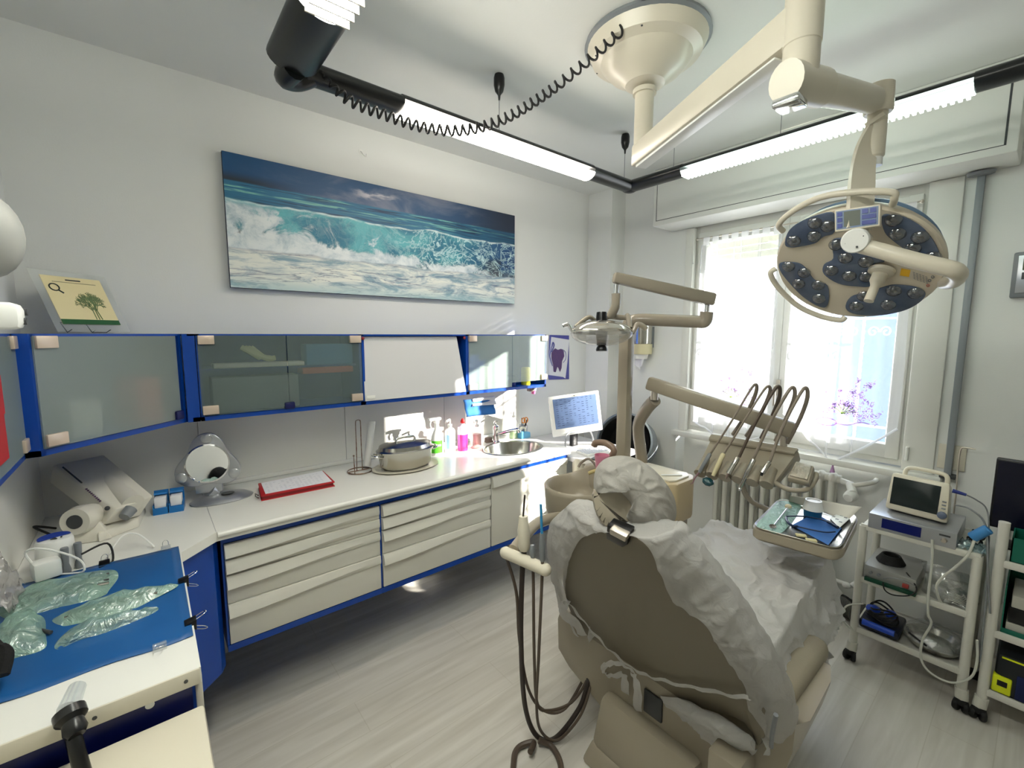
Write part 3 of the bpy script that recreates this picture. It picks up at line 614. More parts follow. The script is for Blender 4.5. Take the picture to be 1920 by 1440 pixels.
# ------------------------------------------------------------------ blue sheet, clips and sterilised pouches on the desk
BSH = mat('blue_plastic_sheet', (28, 88, 150), .38, bump=.05, bscale=8, vary=.18, vscale=3)
def sheet_pt(s, t):
    x = -1.855+(.588)*s; y = .044-.42*t
    wv = .0012*(sin(9*s+4*t)+sin(14*t-3*s))
    e = -.006*max(0, (.06-t)/.06) if False else 0
    return V(min(x+.004*sin(12*t), -1.2), max(y, YB+.01), ZW+.0035+wv)
bs_ = solo(MB().grid(sheet_pt, 24, 18), 'blue_sheet', BSH, 'creased blue plastic sheet clipped over the desk in the left foreground', 'sheet', mods=solidify(.0015))
def binder(x, y, z, ax, m, lb, s=1):
    """binder clip gripping an edge; ax = outward direction of the edge"""
    ang = math.atan2(ax[1], ax[0]); T = Matrix.Translation((x, y, z)) @ Matrix.Rotation(ang, 4, 'Z')
    t = thing('binder_clip', lb, 'clip', (x, y, z-.03*s), 0, None)
    MB().hexa([T@V(-.016*s, -.013*s, -.001), T@V(.008*s, -.013*s, -.02*s), T@V(.008*s, .013*s, -.02*s), T@V(-.016*s, .013*s, -.001), T@V(-.016*s, -.013*s, .003), T@V(.009*s, -.013*s, .008*s), T@V(.009*s, .013*s, .008*s), T@V(-.016*s, .013*s, .003)], .001).build('body', m, t, True)
    for zz, e in ((.006, 1), (-.018, -1)):
        MB().tube([T@V(.006*s, -.008*s, zz*s), T@V(.024*s, -.007*s, (zz+.008*e)*s), T@V(.031*s, 0, (zz+.011*e)*s), T@V(.024*s, .007*s, (zz+.008*e)*s), T@V(.006*s, .008*s, zz*s)], .0009, 5, 5).build('wire_arm', CHROME, t, True)
CLR = sheer('clear_plastic', (220, 232, 238), .6, .3, gloss=.5, rough=.1)
binder(-1.58, .046, ZW+.004, (0, 1), BLACK, 'black binder clip on the far part of the desk edge')
binder(-1.33, .046, ZW+.004, (0, 1), BLACK, 'black binder clip at the near corner of the blue sheet')
binder(-1.861, -.145, ZW+.004, (-1, 0), BLACK, 'black binder clip on the back edge of the blue sheet by the cables')
binder(-1.262, -.02, ZW+.006, (1, 0), CLR, 'clear binder clip on the near edge of the blue sheet')
binder(-1.861, .01, ZW+.004, (-1, 0), CLR, 'clear binder clip on the back edge of the blue sheet near the corner')
def pouch(pts, z, lb, dark, seed, name='sterilisation_pouch', amp=.012):
    """crumpled transparent pouch: outline in pixels, instruments inside"""
    P = [at(x, y, 2, ZW+z) for x, y in pts]; c = sum(P, Vector())/len(P); random.seed(seed)
    t = thing(name, lb, 'pouch', (c.x, c.y, ZW+z-.004))
    b = MB(); R = []
    n = 8
    ring_ = smooth_path(P, 4, True)
    for k in range(n+1):
        f = 1-k/n; R.append([c+(p-c)*f+V(0, 0, (amp*2.2*(1-f**2)+amp*noise.noise(((c+(p-c)*f)*38+V(seed, 0, 0)))) if f < 1 else 0) for p in ring_])
    b.ring(R, False); b.build('film', PF, t, True, sm=80)
    b = MB(); b.ring([[c+(p-c)*f+V(0, 0, -.001) for p in ring_] for f in (1, .5, .001)], False); b.build('paper_back', PB, t, True)
    ax = (P[len(P)//2]-P[0]); L = ax.length*.36; ax.normalize(); pr = V(-ax.y, ax.x, 0)
    for k, off in enumerate(dark):
        q = MB().tube([c+pr*off-ax*L+V(0, 0, .006), c+pr*(off*.8)+V(0, 0, .009), c+pr*off*1.1+ax*L+V(0, 0, .006)], .0045, 8).build('instrument', DGREY if k % 2 else STEEL, t, True)
PF = sheer('green_pouch_film', (176, 216, 200), .35, .25, wr=.9, ws=30, gloss=.34, rough=.2)
PB = mat('pouch_paper', (176, 206, 194), .6, bump=.4, bscale=40)
PF2 = sheer('clear_pouch_film', (200, 220, 216), .5, .25, wr=.6, ws=26, gloss=.3, rough=.18)
pouch([(0, 1140), (60, 1095), (120, 1085), (205, 1068), (222, 1080), (205, 1105), (190, 1118), (110, 1140), (20, 1160)], .004, 'large green pouch with dark instruments lying furthest left', (-.03, -.01, .012, .03), 1)
pouch([(100, 1160), (160, 1138), (240, 1110), (270, 1108), (335, 1096), (290, 1122), (240, 1145), (140, 1170), (112, 1172)], .006, 'long pale pouch pointing at the corner of the blue sheet', (-.012, .012), 2)
pouch([(105, 1205), (135, 1180), (200, 1165), (285, 1138), (292, 1148), (220, 1180), (150, 1200), (108, 1218)], .004, 'narrow pale pouch lying nearest the front of the sheet', (0,), 3)
pouch([(0, 1170), (50, 1150), (82, 1158), (86, 1190), (84, 1215), (40, 1230), (0, 1232)], .006, 'small crumpled green pouch in the left foreground', (-.01, .014), 4, amp=.018)
# camera bag, flexible lamp handle
k = at(15, 1255, 2, .93)
solo(MB().ball(V(-1.36, -.315, ZW+.05), (.06, .045, .05)).tube([V(-1.40, -.32, ZW+.06), V(-1.34, -.27, ZW+.07), V(-1.30, -.27, ZW+.04)], .013, 8), 'black_bag', mat('black_cloth', (12, 12, 13), .9, bump=.3, bscale=90), 'black soft bag with a strap at the left edge of the blue sheet', 'bag')
hl = thing('flexible_lamp', 'short clear tube on a black knobbed grip at the near desk edge', 'lamp', (-1.10, -.20, .795))
a1, a2, a3 = at(145, 1288, 0, -1.17), at(128, 1330, 0, -1.12), at(150, 1395, 0, -1.06)
a2 = V(a2.x, a2.y, a2.z); 
MB().cyl(a1, a2, .014, .017, 16).build('clear_tube', CLR, hl, True)
MB().lathe([(.016, 0), (.024, .004), (.024, .02), (.016, .028), (.018, .045), (.012, .055)], a2, (a3-a2), 16).build('grip', BLACK, hl, True)
MB().tube([a2, (a2+V(a3.x, a3.y, .81))/2+V(.01, 0, 0), V(a3.x, a3.y, .797)], .012, 10).build('stem', BLACK, hl, True)
# ================================================================== THINGS ON THE WORKTOP
# pouch sealing machine, lying slanted in the corner
sl = thing('pouch_sealer', 'large off-white pouch sealing machine with roll cover in the worktop corner', 'machine', (-2.17, -.13, ZW), radians(0))
SEAL = mat('warm_white_plastic', (212, 208, 196), .4)
e1 = V(.62, .785, 0).normalized()      # along the machine's front, to the right of the view
e2 = V(-.785, .62, 0).normalized()     # backwards, to the wall
def sw(a, b_, z): return V(-2.155, -.15, ZW)+e1*a+e2*b_+V(0, 0, z)
bd_ = MB(); 
bp_ = [sw(-.13, .02, .10), sw(.11, .02, .06), sw(.11, .08, .05), sw(-.13, .25, .10), sw(-.14, .02, .15), sw(.12, .015, .115), sw(.10, .19, .20), sw(-.16, .26, .26)]
c8 = [at(170, 1000, 2, ZW+.03), at(200, 985, 2, ZW+.045)]
T0 = {'ltb': at(83, 872, 0, -2.40), 'ltf': at(118, 868, 0, -2.38), 'rtb': at(190, 852, 0, -2.44), 'rb': at(286, 935, 0, -2.30), 'fl': at(195, 985, 0, -2.12), 'fr': at(260, 965, 0, -2.15), 'ftop': at(222, 958, 0, -2.11), 'lb': at(92, 905, 0, -2.36)}
m = MB(); m.hexa([T0['lb'], T0['fl'], at(262, 968, 0, -2.17), at(200, 900, 0, -2.44), at(98, 872, 0, -2.38), at(218, 955, 0, -2.11), at(288, 930, 0, -2.19), at(195, 852, 0, -2.44)], .006)
body = m.build('body', SEAL, sl, True)
cA, cB = at(192, 898, 0, -2.38), at(250, 948, 0, -2.17)
MB().cyl(cA+V(.02, 0, .012), cB+V(.02, 0, .012), .030, .036, 24).build('roll_cover', SEAL, body, True)
MB().cyl(at(245, 955, 0, -2.135), at(233, 970, 0, -2.11), .022, .018, 16).build('grey_knob', GREYP, body, True)
lA, lB = at(117, 875, 0, -2.375), at(155, 903, 0, -2.27)
MB().tube([at(118, 876, 0, -2.35), at(153, 905, 0, -2.235)], .003, 6, 0).build('slot', DGREY, body, True)
md = MB()
for k in range(9):
    p = at(162+k*3.2, 917+k*2.8, 0, -2.215+.006*k); md.box(p, (.003, .006, .005))
md.build('lettering', mat('plum_ink', (84, 60, 90), .5), body, True)
MB().ball(at(201, 953, 0, -2.118), .008).build('power_button', DGREY, body, True)
b0, b1 = at(185, 1018, 2, ZW), at(262, 988, 2, ZW)
MB().hexa([V(b0.x, b0.y, ZW), V(b1.x, b1.y, ZW), V(b1.x-.16, b1.y+.02, ZW), V(b0.x-.26, b0.y-.02, ZW), V(b0.x-.01, b0.y, ZW+.03), V(b1.x-.01, b1.y, ZW+.03), V(b1.x-.16, b1.y+.02, ZW+.05), V(b0.x-.26, b0.y-.02, ZW+.07)], .006).build('base', SEAL, sl, True)
dc = at(142, 978, 0, -2.10); nd = V(.85, -.45, .1).normalized()
rl = MB().lathe([(.040, 0), (.042, .01), (.05, .06), (.045, .09), (0, .09)][::-1], dc-nd*.085, nd, 28).build('roll_housing', SEAL, sl, True)
MB().lathe([(.0, .003), (.024, .003), (.024, 0)], dc+nd*.004, nd, 24, sx=1).build('dark_disc', DGREY, rl, True)
MB().hexa([V(dc.x-.10, dc.y-.045, ZW), V(dc.x+.0, dc.y-.04, ZW), V(dc.x+.02, dc.y+.09, ZW), V(dc.x-.1, dc.y+.09, ZW), V(dc.x-.09, dc.y-.03, dc.z-.01), V(dc.x-.01, dc.y-.03, dc.z-.01), V(dc.x-.01, dc.y+.06, dc.z-.02), V(dc.x-.09, dc.y+.06, dc.z-.02)], .006).build('roll_stand', SEAL, sl, True)
solo(MB().tube([V(-2.30, -.30, ZW+.01), V(-2.24, -.345, ZW+.05), V(-2.18, -.30, ZW+.03), V(-2.14, -.26, ZW+.006)], .004, 8), 'power_cord', RUB, 'dark cord looping behind the pouch sealer', 'cable')
# ultrasonic scaler unit: white tapered drum with two holders
up_ = at(100, 1080, 2, ZW); up_ = V(-1.91, -.255, ZW)
us = thing('scaler_unit', 'white round-topped scaler unit with two grey handpiece holders beside the blue sheet', 'device', up_)
MB().lathe([(.046, 0), (.048, .006), (.043, .095), (.040, .103), (.0, .106)], up_, n=32).build('housing', WHITE, us, True)
M = frame(up_+V(0, 0, .1062), (0, 0, 1))
MB().prism([(.037*cos(t), .037*sin(t)) for t in [radians(100+200*k/20) for k in range(21)]], .002, M).build('blue_label', mat('royal_blue_label', (34, 60, 150), .4), us, True)
MB().prism([(.012, .004), (.024, .010), (.020, -.006)], .0025, M).box(up_+V(.018, .018, .1085), (.008, .004, .002)).build('dark_symbols', DGREY, us, True)
for k, (dx, dy) in enumerate(((.032, .025), (.012, .052))):
    q = up_+V(dx+.016, dy, 0); h = MB().lathe([(.010, .0), (.011, .012), (.007, .03), (.010, .078), (.009, .082), (0, .082)], q, n=12).build('handpiece_holder', GREYP, us, True)
solo(MB().tube([up_+V(.05, .06, .05), up_+V(.03, .12, .06), up_+V(.05, .13, .005), up_+V(.08, .1, .005)], .003, 6), 'power_cord', RUB, 'thin black cord curling beside the white scaler unit', 'cable')
solo(MB().tube([V(-1.84, -.27, ZW+.01), V(-1.86, -.31, ZW+.09), V(-1.84, -.27, ZW+.10), V(-1.83, -.2, ZW+.05), V(-1.82, -.19, ZW+.01), V(-1.85, -.24, ZW+.006)], .003, 6), 'charger_cable', WHITE, 'white cable looping over the charger at the left', 'cable')
solo(MB().box(V(-1.85, -.27, ZW+.035), (.05, .06, .055), .008, rz=.3), 'charger', WHITE, 'white square mains charger tangled in its cable at the left', 'charger')
solo(MB().tube([V(-1.90, -.02, ZW+.004), V(-1.93, -.06, ZW+.05), V(-1.93, -.10, ZW+.055), V(-1.89, -.14, ZW+.01)], .0025, 6), 'charger_cable', WHITE, 'white cable arching beside the blue sheet near the black clip', 'cable')
fb = MB(); fb.grid(lambda a, b_: V(-1.78+.16*a, YB+.012+.045*b_+.01*noise.noise(V(a*5, b_*4, 1)), ZW+.12*(1-a*.5)*(1-b_)+.03*noise.noise(V(a*7, b_*7, 3))+.03), 14, 10)
solo(fb, 'plastic_bag', sheer('milky_plastic_bag', (214, 208, 204), .45, .3, wr=.7, ws=30, gloss=.3, rough=.2), 'crumpled milky plastic bag at the left edge of the desk', 'bag', mods=solidify(.001))
# blue holder with two stacks of cards
hx = thing('card_holder', 'small bright blue holder with two stacks of white cards', 'holder', (-2.27, .035, ZW), radians(-8))
HB = mat('bright_blue_plastic', (22, 110, 180), .35)
m = MB()
for s in (-.026, .026):
    m.b2((-.035, s-.024, 0), (.03, s+.024, .008)).b2((-.035, s-.024, .008), (-.03, s+.024, .085)).b2((.026, s-.024, .008), (.03, s+.024, .028)).b2((-.03, s-.024, .008), (.026, s-.021, .04)).b2((-.03, s+.021, .008), (.026, s+.024, .04))
    m.hexa([(-.03, s-.022, .074), (-.004, s-.022, .074), (-.004, s+.022, .074), (-.03, s+.022, .074), (-.03, s-.022, .084), (-.008, s-.022, .080), (-.008, s+.022, .080), (-.03, s+.022, .084)])
m.build('stand', HB, hx)
for s in (-.026, .026): MB().box((.0, s, .042), (.045, .038, .05), .002).build('card_stack', PAPER, hx)
# silver table mirror
mr_ = thing('table_mirror', 'silver tabletop make-up mirror with rounded triangular frame on an oval foot', 'mirror', (-2.285, .215, ZW))
MB().lathe([(.0, 0), (.075, 0), (.078, .006), (.06, .022), (.03, .032), (0, .035)], (-2.285, .222, ZW), n=36, sy=1.55, sx=.95).build('foot', SILVER, mr_, True)
MB().lathe([(.0, .002), (.018, .002), (.018, 0)], (-2.255, .24, ZW+.0335), (0, 0, 1), 20, sy=1.4).build('dark_button', DGREY, mr_, True)
nm = V(.93, -.30, .10).normalized(); Mm = frame((-2.31, .155, ZW+.155), nm, (nm.cross(V(0, 0, 1))*-1))
Mm = frame((-2.315, .185, ZW+.168), nm, V(.3, .95, 0))
ol = []
for k in range(48):
    t = 2*pi*k/48+pi/2; r = .112+.021*cos(3*(t-pi/2)); ol.append((r*cos(t), r*sin(t)*1.0))
MB().prism(ol, .022, Mm, .005).build('frame', SILVER, mr_, True)
MB().lathe([(.085, .020), (.085, .027), (.079, .029), (.078, .0245)], Mm@V(0, 0, 0), nm, 36, cap=False).build('chrome_ring', CHROME, mr_, True)
MB().lathe([(.0, .0265), (.079, .0265), (.079, .022)], Mm@V(0, 0, 0), nm, 36).build('glass', MIRROR, mr_, True)
for t in (90, 210, 330):
    p = Mm@V(.113*cos(radians(t)), .108*sin(radians(t)), .02); MB().lathe([(.022, 0), (.022, .004), (.018, .007), (0, .008)], p, nm, 20).build('lamp_lens', sheer('lens', (220, 224, 226), .3, .3, gloss=.4, rough=.1) if 'lens' not in MATS else MATS['lens'], mr_, True)
MB().hexa([Mm@V(-.05, -.13, .0), Mm@V(.05, -.13, .0), Mm@V(.05, -.085, 0), Mm@V(-.05, -.085, 0), Mm@V(-.05, -.13, .02), Mm@V(.05, -.13, .02), Mm@V(.05, -.085, .02), Mm@V(-.05, -.085, .02)], .004).tube([Mm@V(0, -.12, .01), V(-2.30, .20, ZW+.03)], .03, 10, 0).build('neck', SILVER, mr_, True)
# red binder with a printed sheet, lying flat
bq = [at(490, 940, 2, ZW), at(628, 912, 2, ZW), at(606, 884, 2, ZW+.02), at(484, 908, 2, ZW+.02)]
bd0 = thing('ring_binder', 'red binder lying flat with a printed white sheet on its cover', 'binder', (-2.27, .51, ZW))
bz = lambda p, z: V(p.x, p.y, ZW+z)
MB().hexa([bz(p, 0) for p in bq]+[bz(p, .004) for p in bq], .001).build('lower_cover', RED, bd0, True)
ins = [p+(sum(bq, Vector())/4-p)*.04 for p in bq]; MB().hexa([bz(p, .004) for p in ins]+[bz(p, .018) for p in ins]).build('pages', mat('dark_red_pages', (120, 26, 30), .7), bd0, True)
uc = MB().hexa([bz(p, .018) for p in bq]+[bz(p, .025) for p in bq], .002).build('upper_cover', RED, bd0, True)
c0 = sum(bq, Vector())/4; ip = [c0+(p-c0)*k_ for p, k_ in zip(bq, (.88, .93, .96, .92))]
MB().hexa([bz(p, .0252) for p in ip]+[bz(p, .0262) for p in ip]).build('printed_sheet', PAPER, uc, True)
tx = MB(); random.seed(5)
for r in range(9):
    for s in range(14):
        if random.random() < .7:
            a, b_ = .08+.84*(r/9), .06+.88*s/14; p = (ip[0]*(1-b_)+ip[1]*b_)*(1-a)+(ip[3]*(1-b_)+ip[2]*b_)*a; tx.box(bz(p, .0265), (.0015, .012*random.uniform(.4, 1), .0004))
tx.build('text_lines', mat('pale_ink', (170, 172, 186), .8), uc, True)
MB().tube([bz(bq[0], .008)+V(-.03, -.006, 0), bz(bq[0], .008)+V(-.06, -.012, 0), bz(bq[0], .02)+V(-.06, -.012, 0), bz(bq[0], .02)+V(-.03, -.006, 0)], .003, 6, 0).build('metal_clasp', STEEL, bd0, True)
# wire paper towel holder, empty
th = thing('towel_holder', 'empty rusty wire kitchen roll holder on a ring foot', 'holder', (-2.30, .845, ZW))
rg = [V(-2.30+.062*cos(t), .845+.062*sin(t), ZW+.004) for t in [2*pi*k/20 for k in range(20)]]
RW = mat('rusted_wire', (150, 138, 124), .35, .8, vary=.5, vscale=40, rgb2=(110, 62, 34))
MB().tube(rg, .003, 7, 2, True).build('ring_foot', RW, th, True)
MB().tube([V(-2.30, .83, ZW+.006), V(-2.30, .832, ZW+.15), V(-2.30, .832, ZW+.262), V(-2.30, .838, ZW+.278), V(-2.30, .852, ZW+.278), V(-2.30, .858, ZW+.262), V(-2.30, .858, ZW+.15), V(-2.30, .86, ZW+.006)], .0025, 7, 4).tube([V(-2.30, .784, ZW+.006), V(-2.30, .906, ZW+.006)], .0025, 6, 0).build('centre_loop', RW, th, True)
MB().tube([V(-2.255, .802, ZW+.004), V(-2.255, .800, ZW+.10)], .0022, 6, 0).ball(V(-2.255, .800, ZW+.103), .005).build('side_arm', RW, th, True)
r0_, r1_ = at(688, 880, 0, -2.33), at(697, 790, 0, -2.37); r0_.z = max(r0_.z, ZW+.012)
tb_ = MB(); tb_.cyl(r0_, r1_, .0195, n=24)
solo(tb_, 'cardboard_tube', mat('silver_foil_tube', (206, 206, 204), .35, bump=.05, bscale=40), 'pale foil roll leaning upright between the wire holder and steel pot', 'roll')
# tray and steel roasting pot
pc_ = V(-2.22, 1.075, ZW)
solo(MB().lathe([(.12, 0), (.135, .006), (.14, .008), (.12, .004)], pc_, n=4 and 32, sx=.95, sy=1.35), 'serving_tray', CREAM, 'thin off-white oval tray under the steel pot', 'tray')
pt_ = thing('roasting_pot', 'oval lidded stainless steel roasting pot on the worktop', 'pot', pc_+V(0, 0, .009))
p0 = pc_+V(0, 0, .009)
MB().lathe([(0, 0), (.095, 0), (.106, .013), (.113, .086), (.118, .092), (.114, .094)], p0, n=44, sx=.92, sy=1.36, xh=(1, 0, 0)).build('body', STEEL, pt_, True)
ld = MB().lathe([(.120, .090), (.122, .099), (.113, .105), (.108, .124), (.058, .140), (0, .143)], p0, n=44, sx=.92, sy=1.36).build('lid', STEEL, pt_, True)
MB().tube([p0+V(0, -.055, .136), p0+V(0, -.046, .158), p0+V(0, .046, .158), p0+V(0, .055, .136)], .007, 10, 5, flat=1).build('lid_handle', CHROME, ld, True)
for s in (-1, 1): MB().tube([p0+V(-.03, s*.150, .076), p0+V(-.028, s*.182, .084), p0+V(.028, s*.182, .084), p0+V(.03, s*.150, .076)], .006, 8).build('side_handle', CHROME, pt_, True)
# spray bottle, pump bottle, pink liquid, pink soap, green soap
sb = V(-2.33, 1.335, ZW); sy_ = thing('spray_bottle', 'white trigger spray bottle with a green label', 'bottle', sb)
MB().lathe([(0, 0), (.036, 0), (.041, .006), (.042, .08), (.036, .115), (.017, .16), (.014, .185), (.014, .195)], sb, n=26, sx=.75).build('body', WHITE, sy_, True)
lb_ = MB().grid(lambda a, b_: sb+V(.0322*cos((a-.5)*2.2-.6), .0428*sin((a-.5)*2.2-.6), .018+.075*b_), 12, 4); lbo = lb_.build('green_label', mat('lime_label', (92, 196, 52), .4), sy_, True)
w_ = MB()
for k in range(6): w_.box(sb+V(.033, -.028+.007*k, .065), (.002, .004, .012))
w_.build('label_lettering', WHITE, lbo, True)
MB().box(sb+V(0, .0, .205), (.024, .03, .022), .005).box(sb+V(.0, -.014, .222), (.022, .085, .018), .006).tube([sb+V(0, -.036, .215), sb+V(0, -.046, .195), sb+V(0, -.040, .172)], .005, 8).build('trigger_head', WHITE, sy_, True)
def pump(name, lab, o, r, h, m, lm=None, cl=WHITE, liquid=None, lh=.5, sx=.8):
    t = thing(name, lab, 'bottle', o)
    MB().lathe([(0, 0), (r*.94, 0), (r, .005), (r, h*.82), (r*.8, h*.9), (.011, h*.96), (.011, h)], o, n=26, sx=sx).build('body', m, t, True)
    if liquid: MB().lathe([(0, .003), (r*.92, .003), (r*.93, h*lh), (0, h*lh)], o, n=24, sx=sx*.97).build('liquid', liquid, t, True)
    if lm: MB().grid(lambda a, b_: o+V((r+.0008)*sx*cos((a-.5)*2.2-.6), (r+.0008)*sin((a-.5)*2.2-.6), h*.18+h*.52*b_), 12, 4).build('label', lm, t, True)
    MB().lathe([(.014, h), (.014, h+.014), (.005, h+.016), (.005, h+.038)], o, n=16).tube([o+V(0, 0, h+.038), o+V(.0, -.004, h+.042), o+V(.012, -.032, h+.036)], .0065, 10).build('pump_head', cl, t, True)
pump('pump_bottle', 'white disinfectant pump bottle with pale blue label', V(-2.325, 1.425, ZW), .034, .165, WHITE, mat('pale_blue_label', (150, 190, 226), .5))
t = thing('liquid_bottle', 'squeeze bottle half full of bright pink liquid with red cap', 'bottle', (-2.32, 1.515, ZW)); o = V(-2.32, 1.515, ZW)
MB().lathe([(0, 0), (.032, 0), (.034, .005), (.034, .105)], o, n=26, sx=.85).build('pink_liquid', mat('hot_pink_liquid', (232, 62, 150), .2, spec=.7), t, True)
MB().lathe([(.034, .1052), (.0345, .13), (.032, .155), (.013, .168), (.013, .178)], o, n=26, sx=.85).build('empty_part', mat('pale_pink_plastic', (222, 206, 220), .3), t, True)
MB().lathe([(.014, .176), (.014, .19), (.009, .198), (.006, .205), (0, .206)], o, n=16).build('red_cap', mat('bright_red_plastic', (206, 30, 34), .35), t, True)
pump('soap_dispenser', 'clear dispenser with rose liquid in front of the sunlit splashback', V(-2.37, 1.66, ZW), .032, .125, sheer('clear_bottle', (236, 236, 236), .7, .1, gloss=.3, rough=.08), liquid=mat('rose_liquid', (206, 134, 130), .3), lh=.62)
pump('soap_dispenser', 'clear dispenser with pale green liquid right of the tap', V(-2.37, 1.975, ZW), .034, .15, MATS['clear_bottle'], liquid=mat('green_liquid', (166, 204, 128), .3), lh=.42)
solo(MB().b2((-2.40, 1.74, ZW), (-2.37, 1.79, ZW+.035), .004), 'sponge_box', mat('taupe_plastic', (128, 112, 104), .5), 'small taupe box behind the tap', 'box')
solo(MB().lathe([(0, 0), (.02, 0), (.026, .006), (.012, .016), (0, .018)], (-2.32, 1.62, ZW), n=20, sy=1.5), 'soap_bar', mat('pink_soap', (226, 180, 172), .5), 'pink soap piece in front of the rose dispenser', 'soap')
# tape dispenser, pen pot with scissors
td = thing('tape_dispenser', 'light blue adhesive tape dispenser beside the pen pot', 'dispenser', (-2.335, 2.035, ZW))
MB().hexa([(-2.36, 2.0, ZW), (-2.31, 2.0, ZW), (-2.31, 2.085, ZW), (-2.36, 2.085, ZW), (-2.36, 2.0, ZW+.055), (-2.31, 2.0, ZW+.055), (-2.31, 2.082, ZW+.04), (-2.36, 2.082, ZW+.04)], .004).build('body', mat('sky_blue_plastic', (96, 170, 214), .35), td, True)
MB().lathe([(.026, -.01), (.026, .01), (.014, .01), (.014, -.01)], (-2.335, 2.03, ZW+.055), (1, 0, 0), 24).build('tape_roll', mat('tape_white', (222, 220, 206), .4), td, True)
pp_ = thing('pen_pot', 'clear tumbler of pens between the tape dispenser and monitor', 'pot', (-2.31, 2.12, ZW)); po = V(-2.31, 2.12, ZW)
po = V(-2.36, 2.055, ZW); pp_.location = po; MATRIX[pp_.name] = Matrix.Translation(po)
POT = sheer('frosted_tumbler', (214, 218, 232), .35, .4, gloss=.3, rough=.1)
MB().ring([[po+V(r*cos(2*pi*k/22), r*sin(2*pi*k/22), z) for k in range(22)] for r, z in ((.0, 0), (.026, 0), (.034, .085), (.032, .085), (.025, .004))], False).build('tumbler', POT, pp_, True)
for k, (dx, dy, m) in enumerate(((.01, .012, BLACK), (-.012, .004, BLUE), (.004, -.012, GREYP))): MB().cyl(po+V(dx*.5, dy*.5, .006), po+V(dx*1.7, dy*1.7, .125+.008*k), .0032, n=8).build('pen', m, pp_, True)
sc_ = thing('scissors', 'orange handled scissors standing in the clear pen tumbler', 'scissors', po+V(.01, .004, .02))
OR = mat('orange_plastic', (222, 140, 60), .4)
for s in (-1, 1): MB().tube([po+V(.012, .006+s*.012+.016*cos(t), .122+.018*sin(t)) for t in [2*pi*k/10 for k in range(10)]], .0045, 7, 2, True).build('handle', OR, sc_, True)
MB().hexa([po+V(.008, .0, .01), po+V(.010, .0, .01), po+V(.010, .006, .01), po+V(.008, .006, .01), po+V(.008, -.004, .105), po+V(.011, -.004, .105), po+V(.011, .016, .105), po+V(.008, .016, .105)]).build('blades', STEEL, sc_, True)
# things under the small wall cabinet
gb = thing('glove_sheet', 'blue and white folded sheet hanging under the small wall cabinet', 'paper', (-2.34, 1.55, 1.0))
def hang(px, x, m, nm, amp=.006, n=10):
    P = [at(a, b_, 0, x) for a, b_ in px]
    f = lambda s, t: (P[0]*(1-s)+P[1]*s)*(1-t)+(P[3]*(1-s)+P[2]*s)*t+V(amp*sin(5*s+3*t)+amp*.6*sin(9*t), 0, 0)
    MB().grid(f, n, n).build(nm, m, gb, True, mods=solidify(.001))
hang([(868, 750), (926, 745), (928, 776), (874, 782)], -2.33, mat('blue_crepe', (48, 110, 180), .8), 'blue_sheet')
hang([(884, 748), (928, 742), (929, 758), (885, 762)], -2.325, PAPER, 'white_sheet')
MB().tube([(-2.36, 1.51, Z0-.006), (-2.36, 1.62, Z0-.006)], .004, 6, 0).tube([(-2.335, 1.53, Z0), (-2.335, 1.53, Z0-.02)], .002, 6, 0).build('hanger', STEEL, gb, True)
o = at(1000, 735, 0, -2.30); hd = thing('cup_dispenser', 'small dispenser with a pink plastic tip under the end of the wall cabinets', 'dispenser', (o.x, o.y, Z0-.05))
o = V(o.x, o.y, Z0)
MB().b2(o+V(-.02, -.045, -.035), o+V(.02, -.012, -.001), .004).build('taupe_bracket', MATS['taupe_plastic'], hd, True)
MB().lathe([(.022, -.001), (.02, -.03), (0, -.032)][::-1], o, n=20).build('white_cup', WHITE, hd, True)
MB().lathe([(.0, -.058), (.014, -.055), (.017, -.033), (0, -.032)], o, n=18).build('pink_tip', mat('candy_pink', (224, 110, 170), .4), hd, True)
# ------------------------------------------------------------------ computer desk beyond the worktop
ds = thing('computer_desk', 'white desk with a rounded cream corner post beyond the sink worktop', 'desk', (-2.1, 2.5, 0))
MB().prism([(XW+.01, 2.095), (-1.90, 2.095), (-1.80, 2.14), (-1.76, 2.24), (-1.76, 2.60), (XW+.01, 2.60)], .03, Matrix.Translation((0, 0, .775)), .004).build('desk_top', mat('desk_white', (224, 222, 220), .3), ds, True)
MB().lathe([(.042, .02), (.042, .785), (.036, .80), (0, .80)], (-1.895, 2.135, .0), n=24).build('corner_post', IVORY, ds, True)
for (x, y) in ((-2.45, 2.16), (-1.82, 2.55), (-2.45, 2.55)): MB().b2((x-.02, y-.02, 0), (x+.02, y+.02, .775), .004).build('leg', IVORY, ds, True)
ZD = .805
mo = thing('computer_monitor', 'white all-in-one computer screen showing a blue form on the desk', 'monitor', (-2.08, 2.42, ZD))
ctr = at(1080, 778, 0, -2.08); 
q = {k: at(x, y, 0, xx) for k, (x, y, xx) in {'bl': (1040, 823, -2.16), 'br': (1131, 803, -1.98), 'tr': (1122, 735, -2.02), 'tl': (1026, 742, -2.20)}.items()}
ux = ((q['br']-q['bl'])+(q['tr']-q['tl'])).normalized(); uz = ((q['tl']-q['bl'])+(q['tr']-q['br'])); uz = (uz-ux*uz.dot(ux)).normalized(); cm = sum(q.values(), Vector())/4; nz = ux.cross(uz)
if nz.dot(CAM-cm) < 0: nz = -nz
Wm, Hm = ((q['br']-q['bl']).length+(q['tr']-q['tl']).length)/2, ((q['tl']-q['bl']).length+(q['tr']-q['br']).length)/2
Mq = Matrix(((ux.x, uz.x, nz.x, cm.x), (ux.y, uz.y, nz.y, cm.y), (ux.z, uz.z, nz.z, cm.z), (0, 0, 0, 1)))
MB().box((0, 0, -.012), (Wm, Hm, .024), .006, Mq).build('housing', WHITE, mo, True)
ax_, ay_ = Wm*.42, Hm*.40
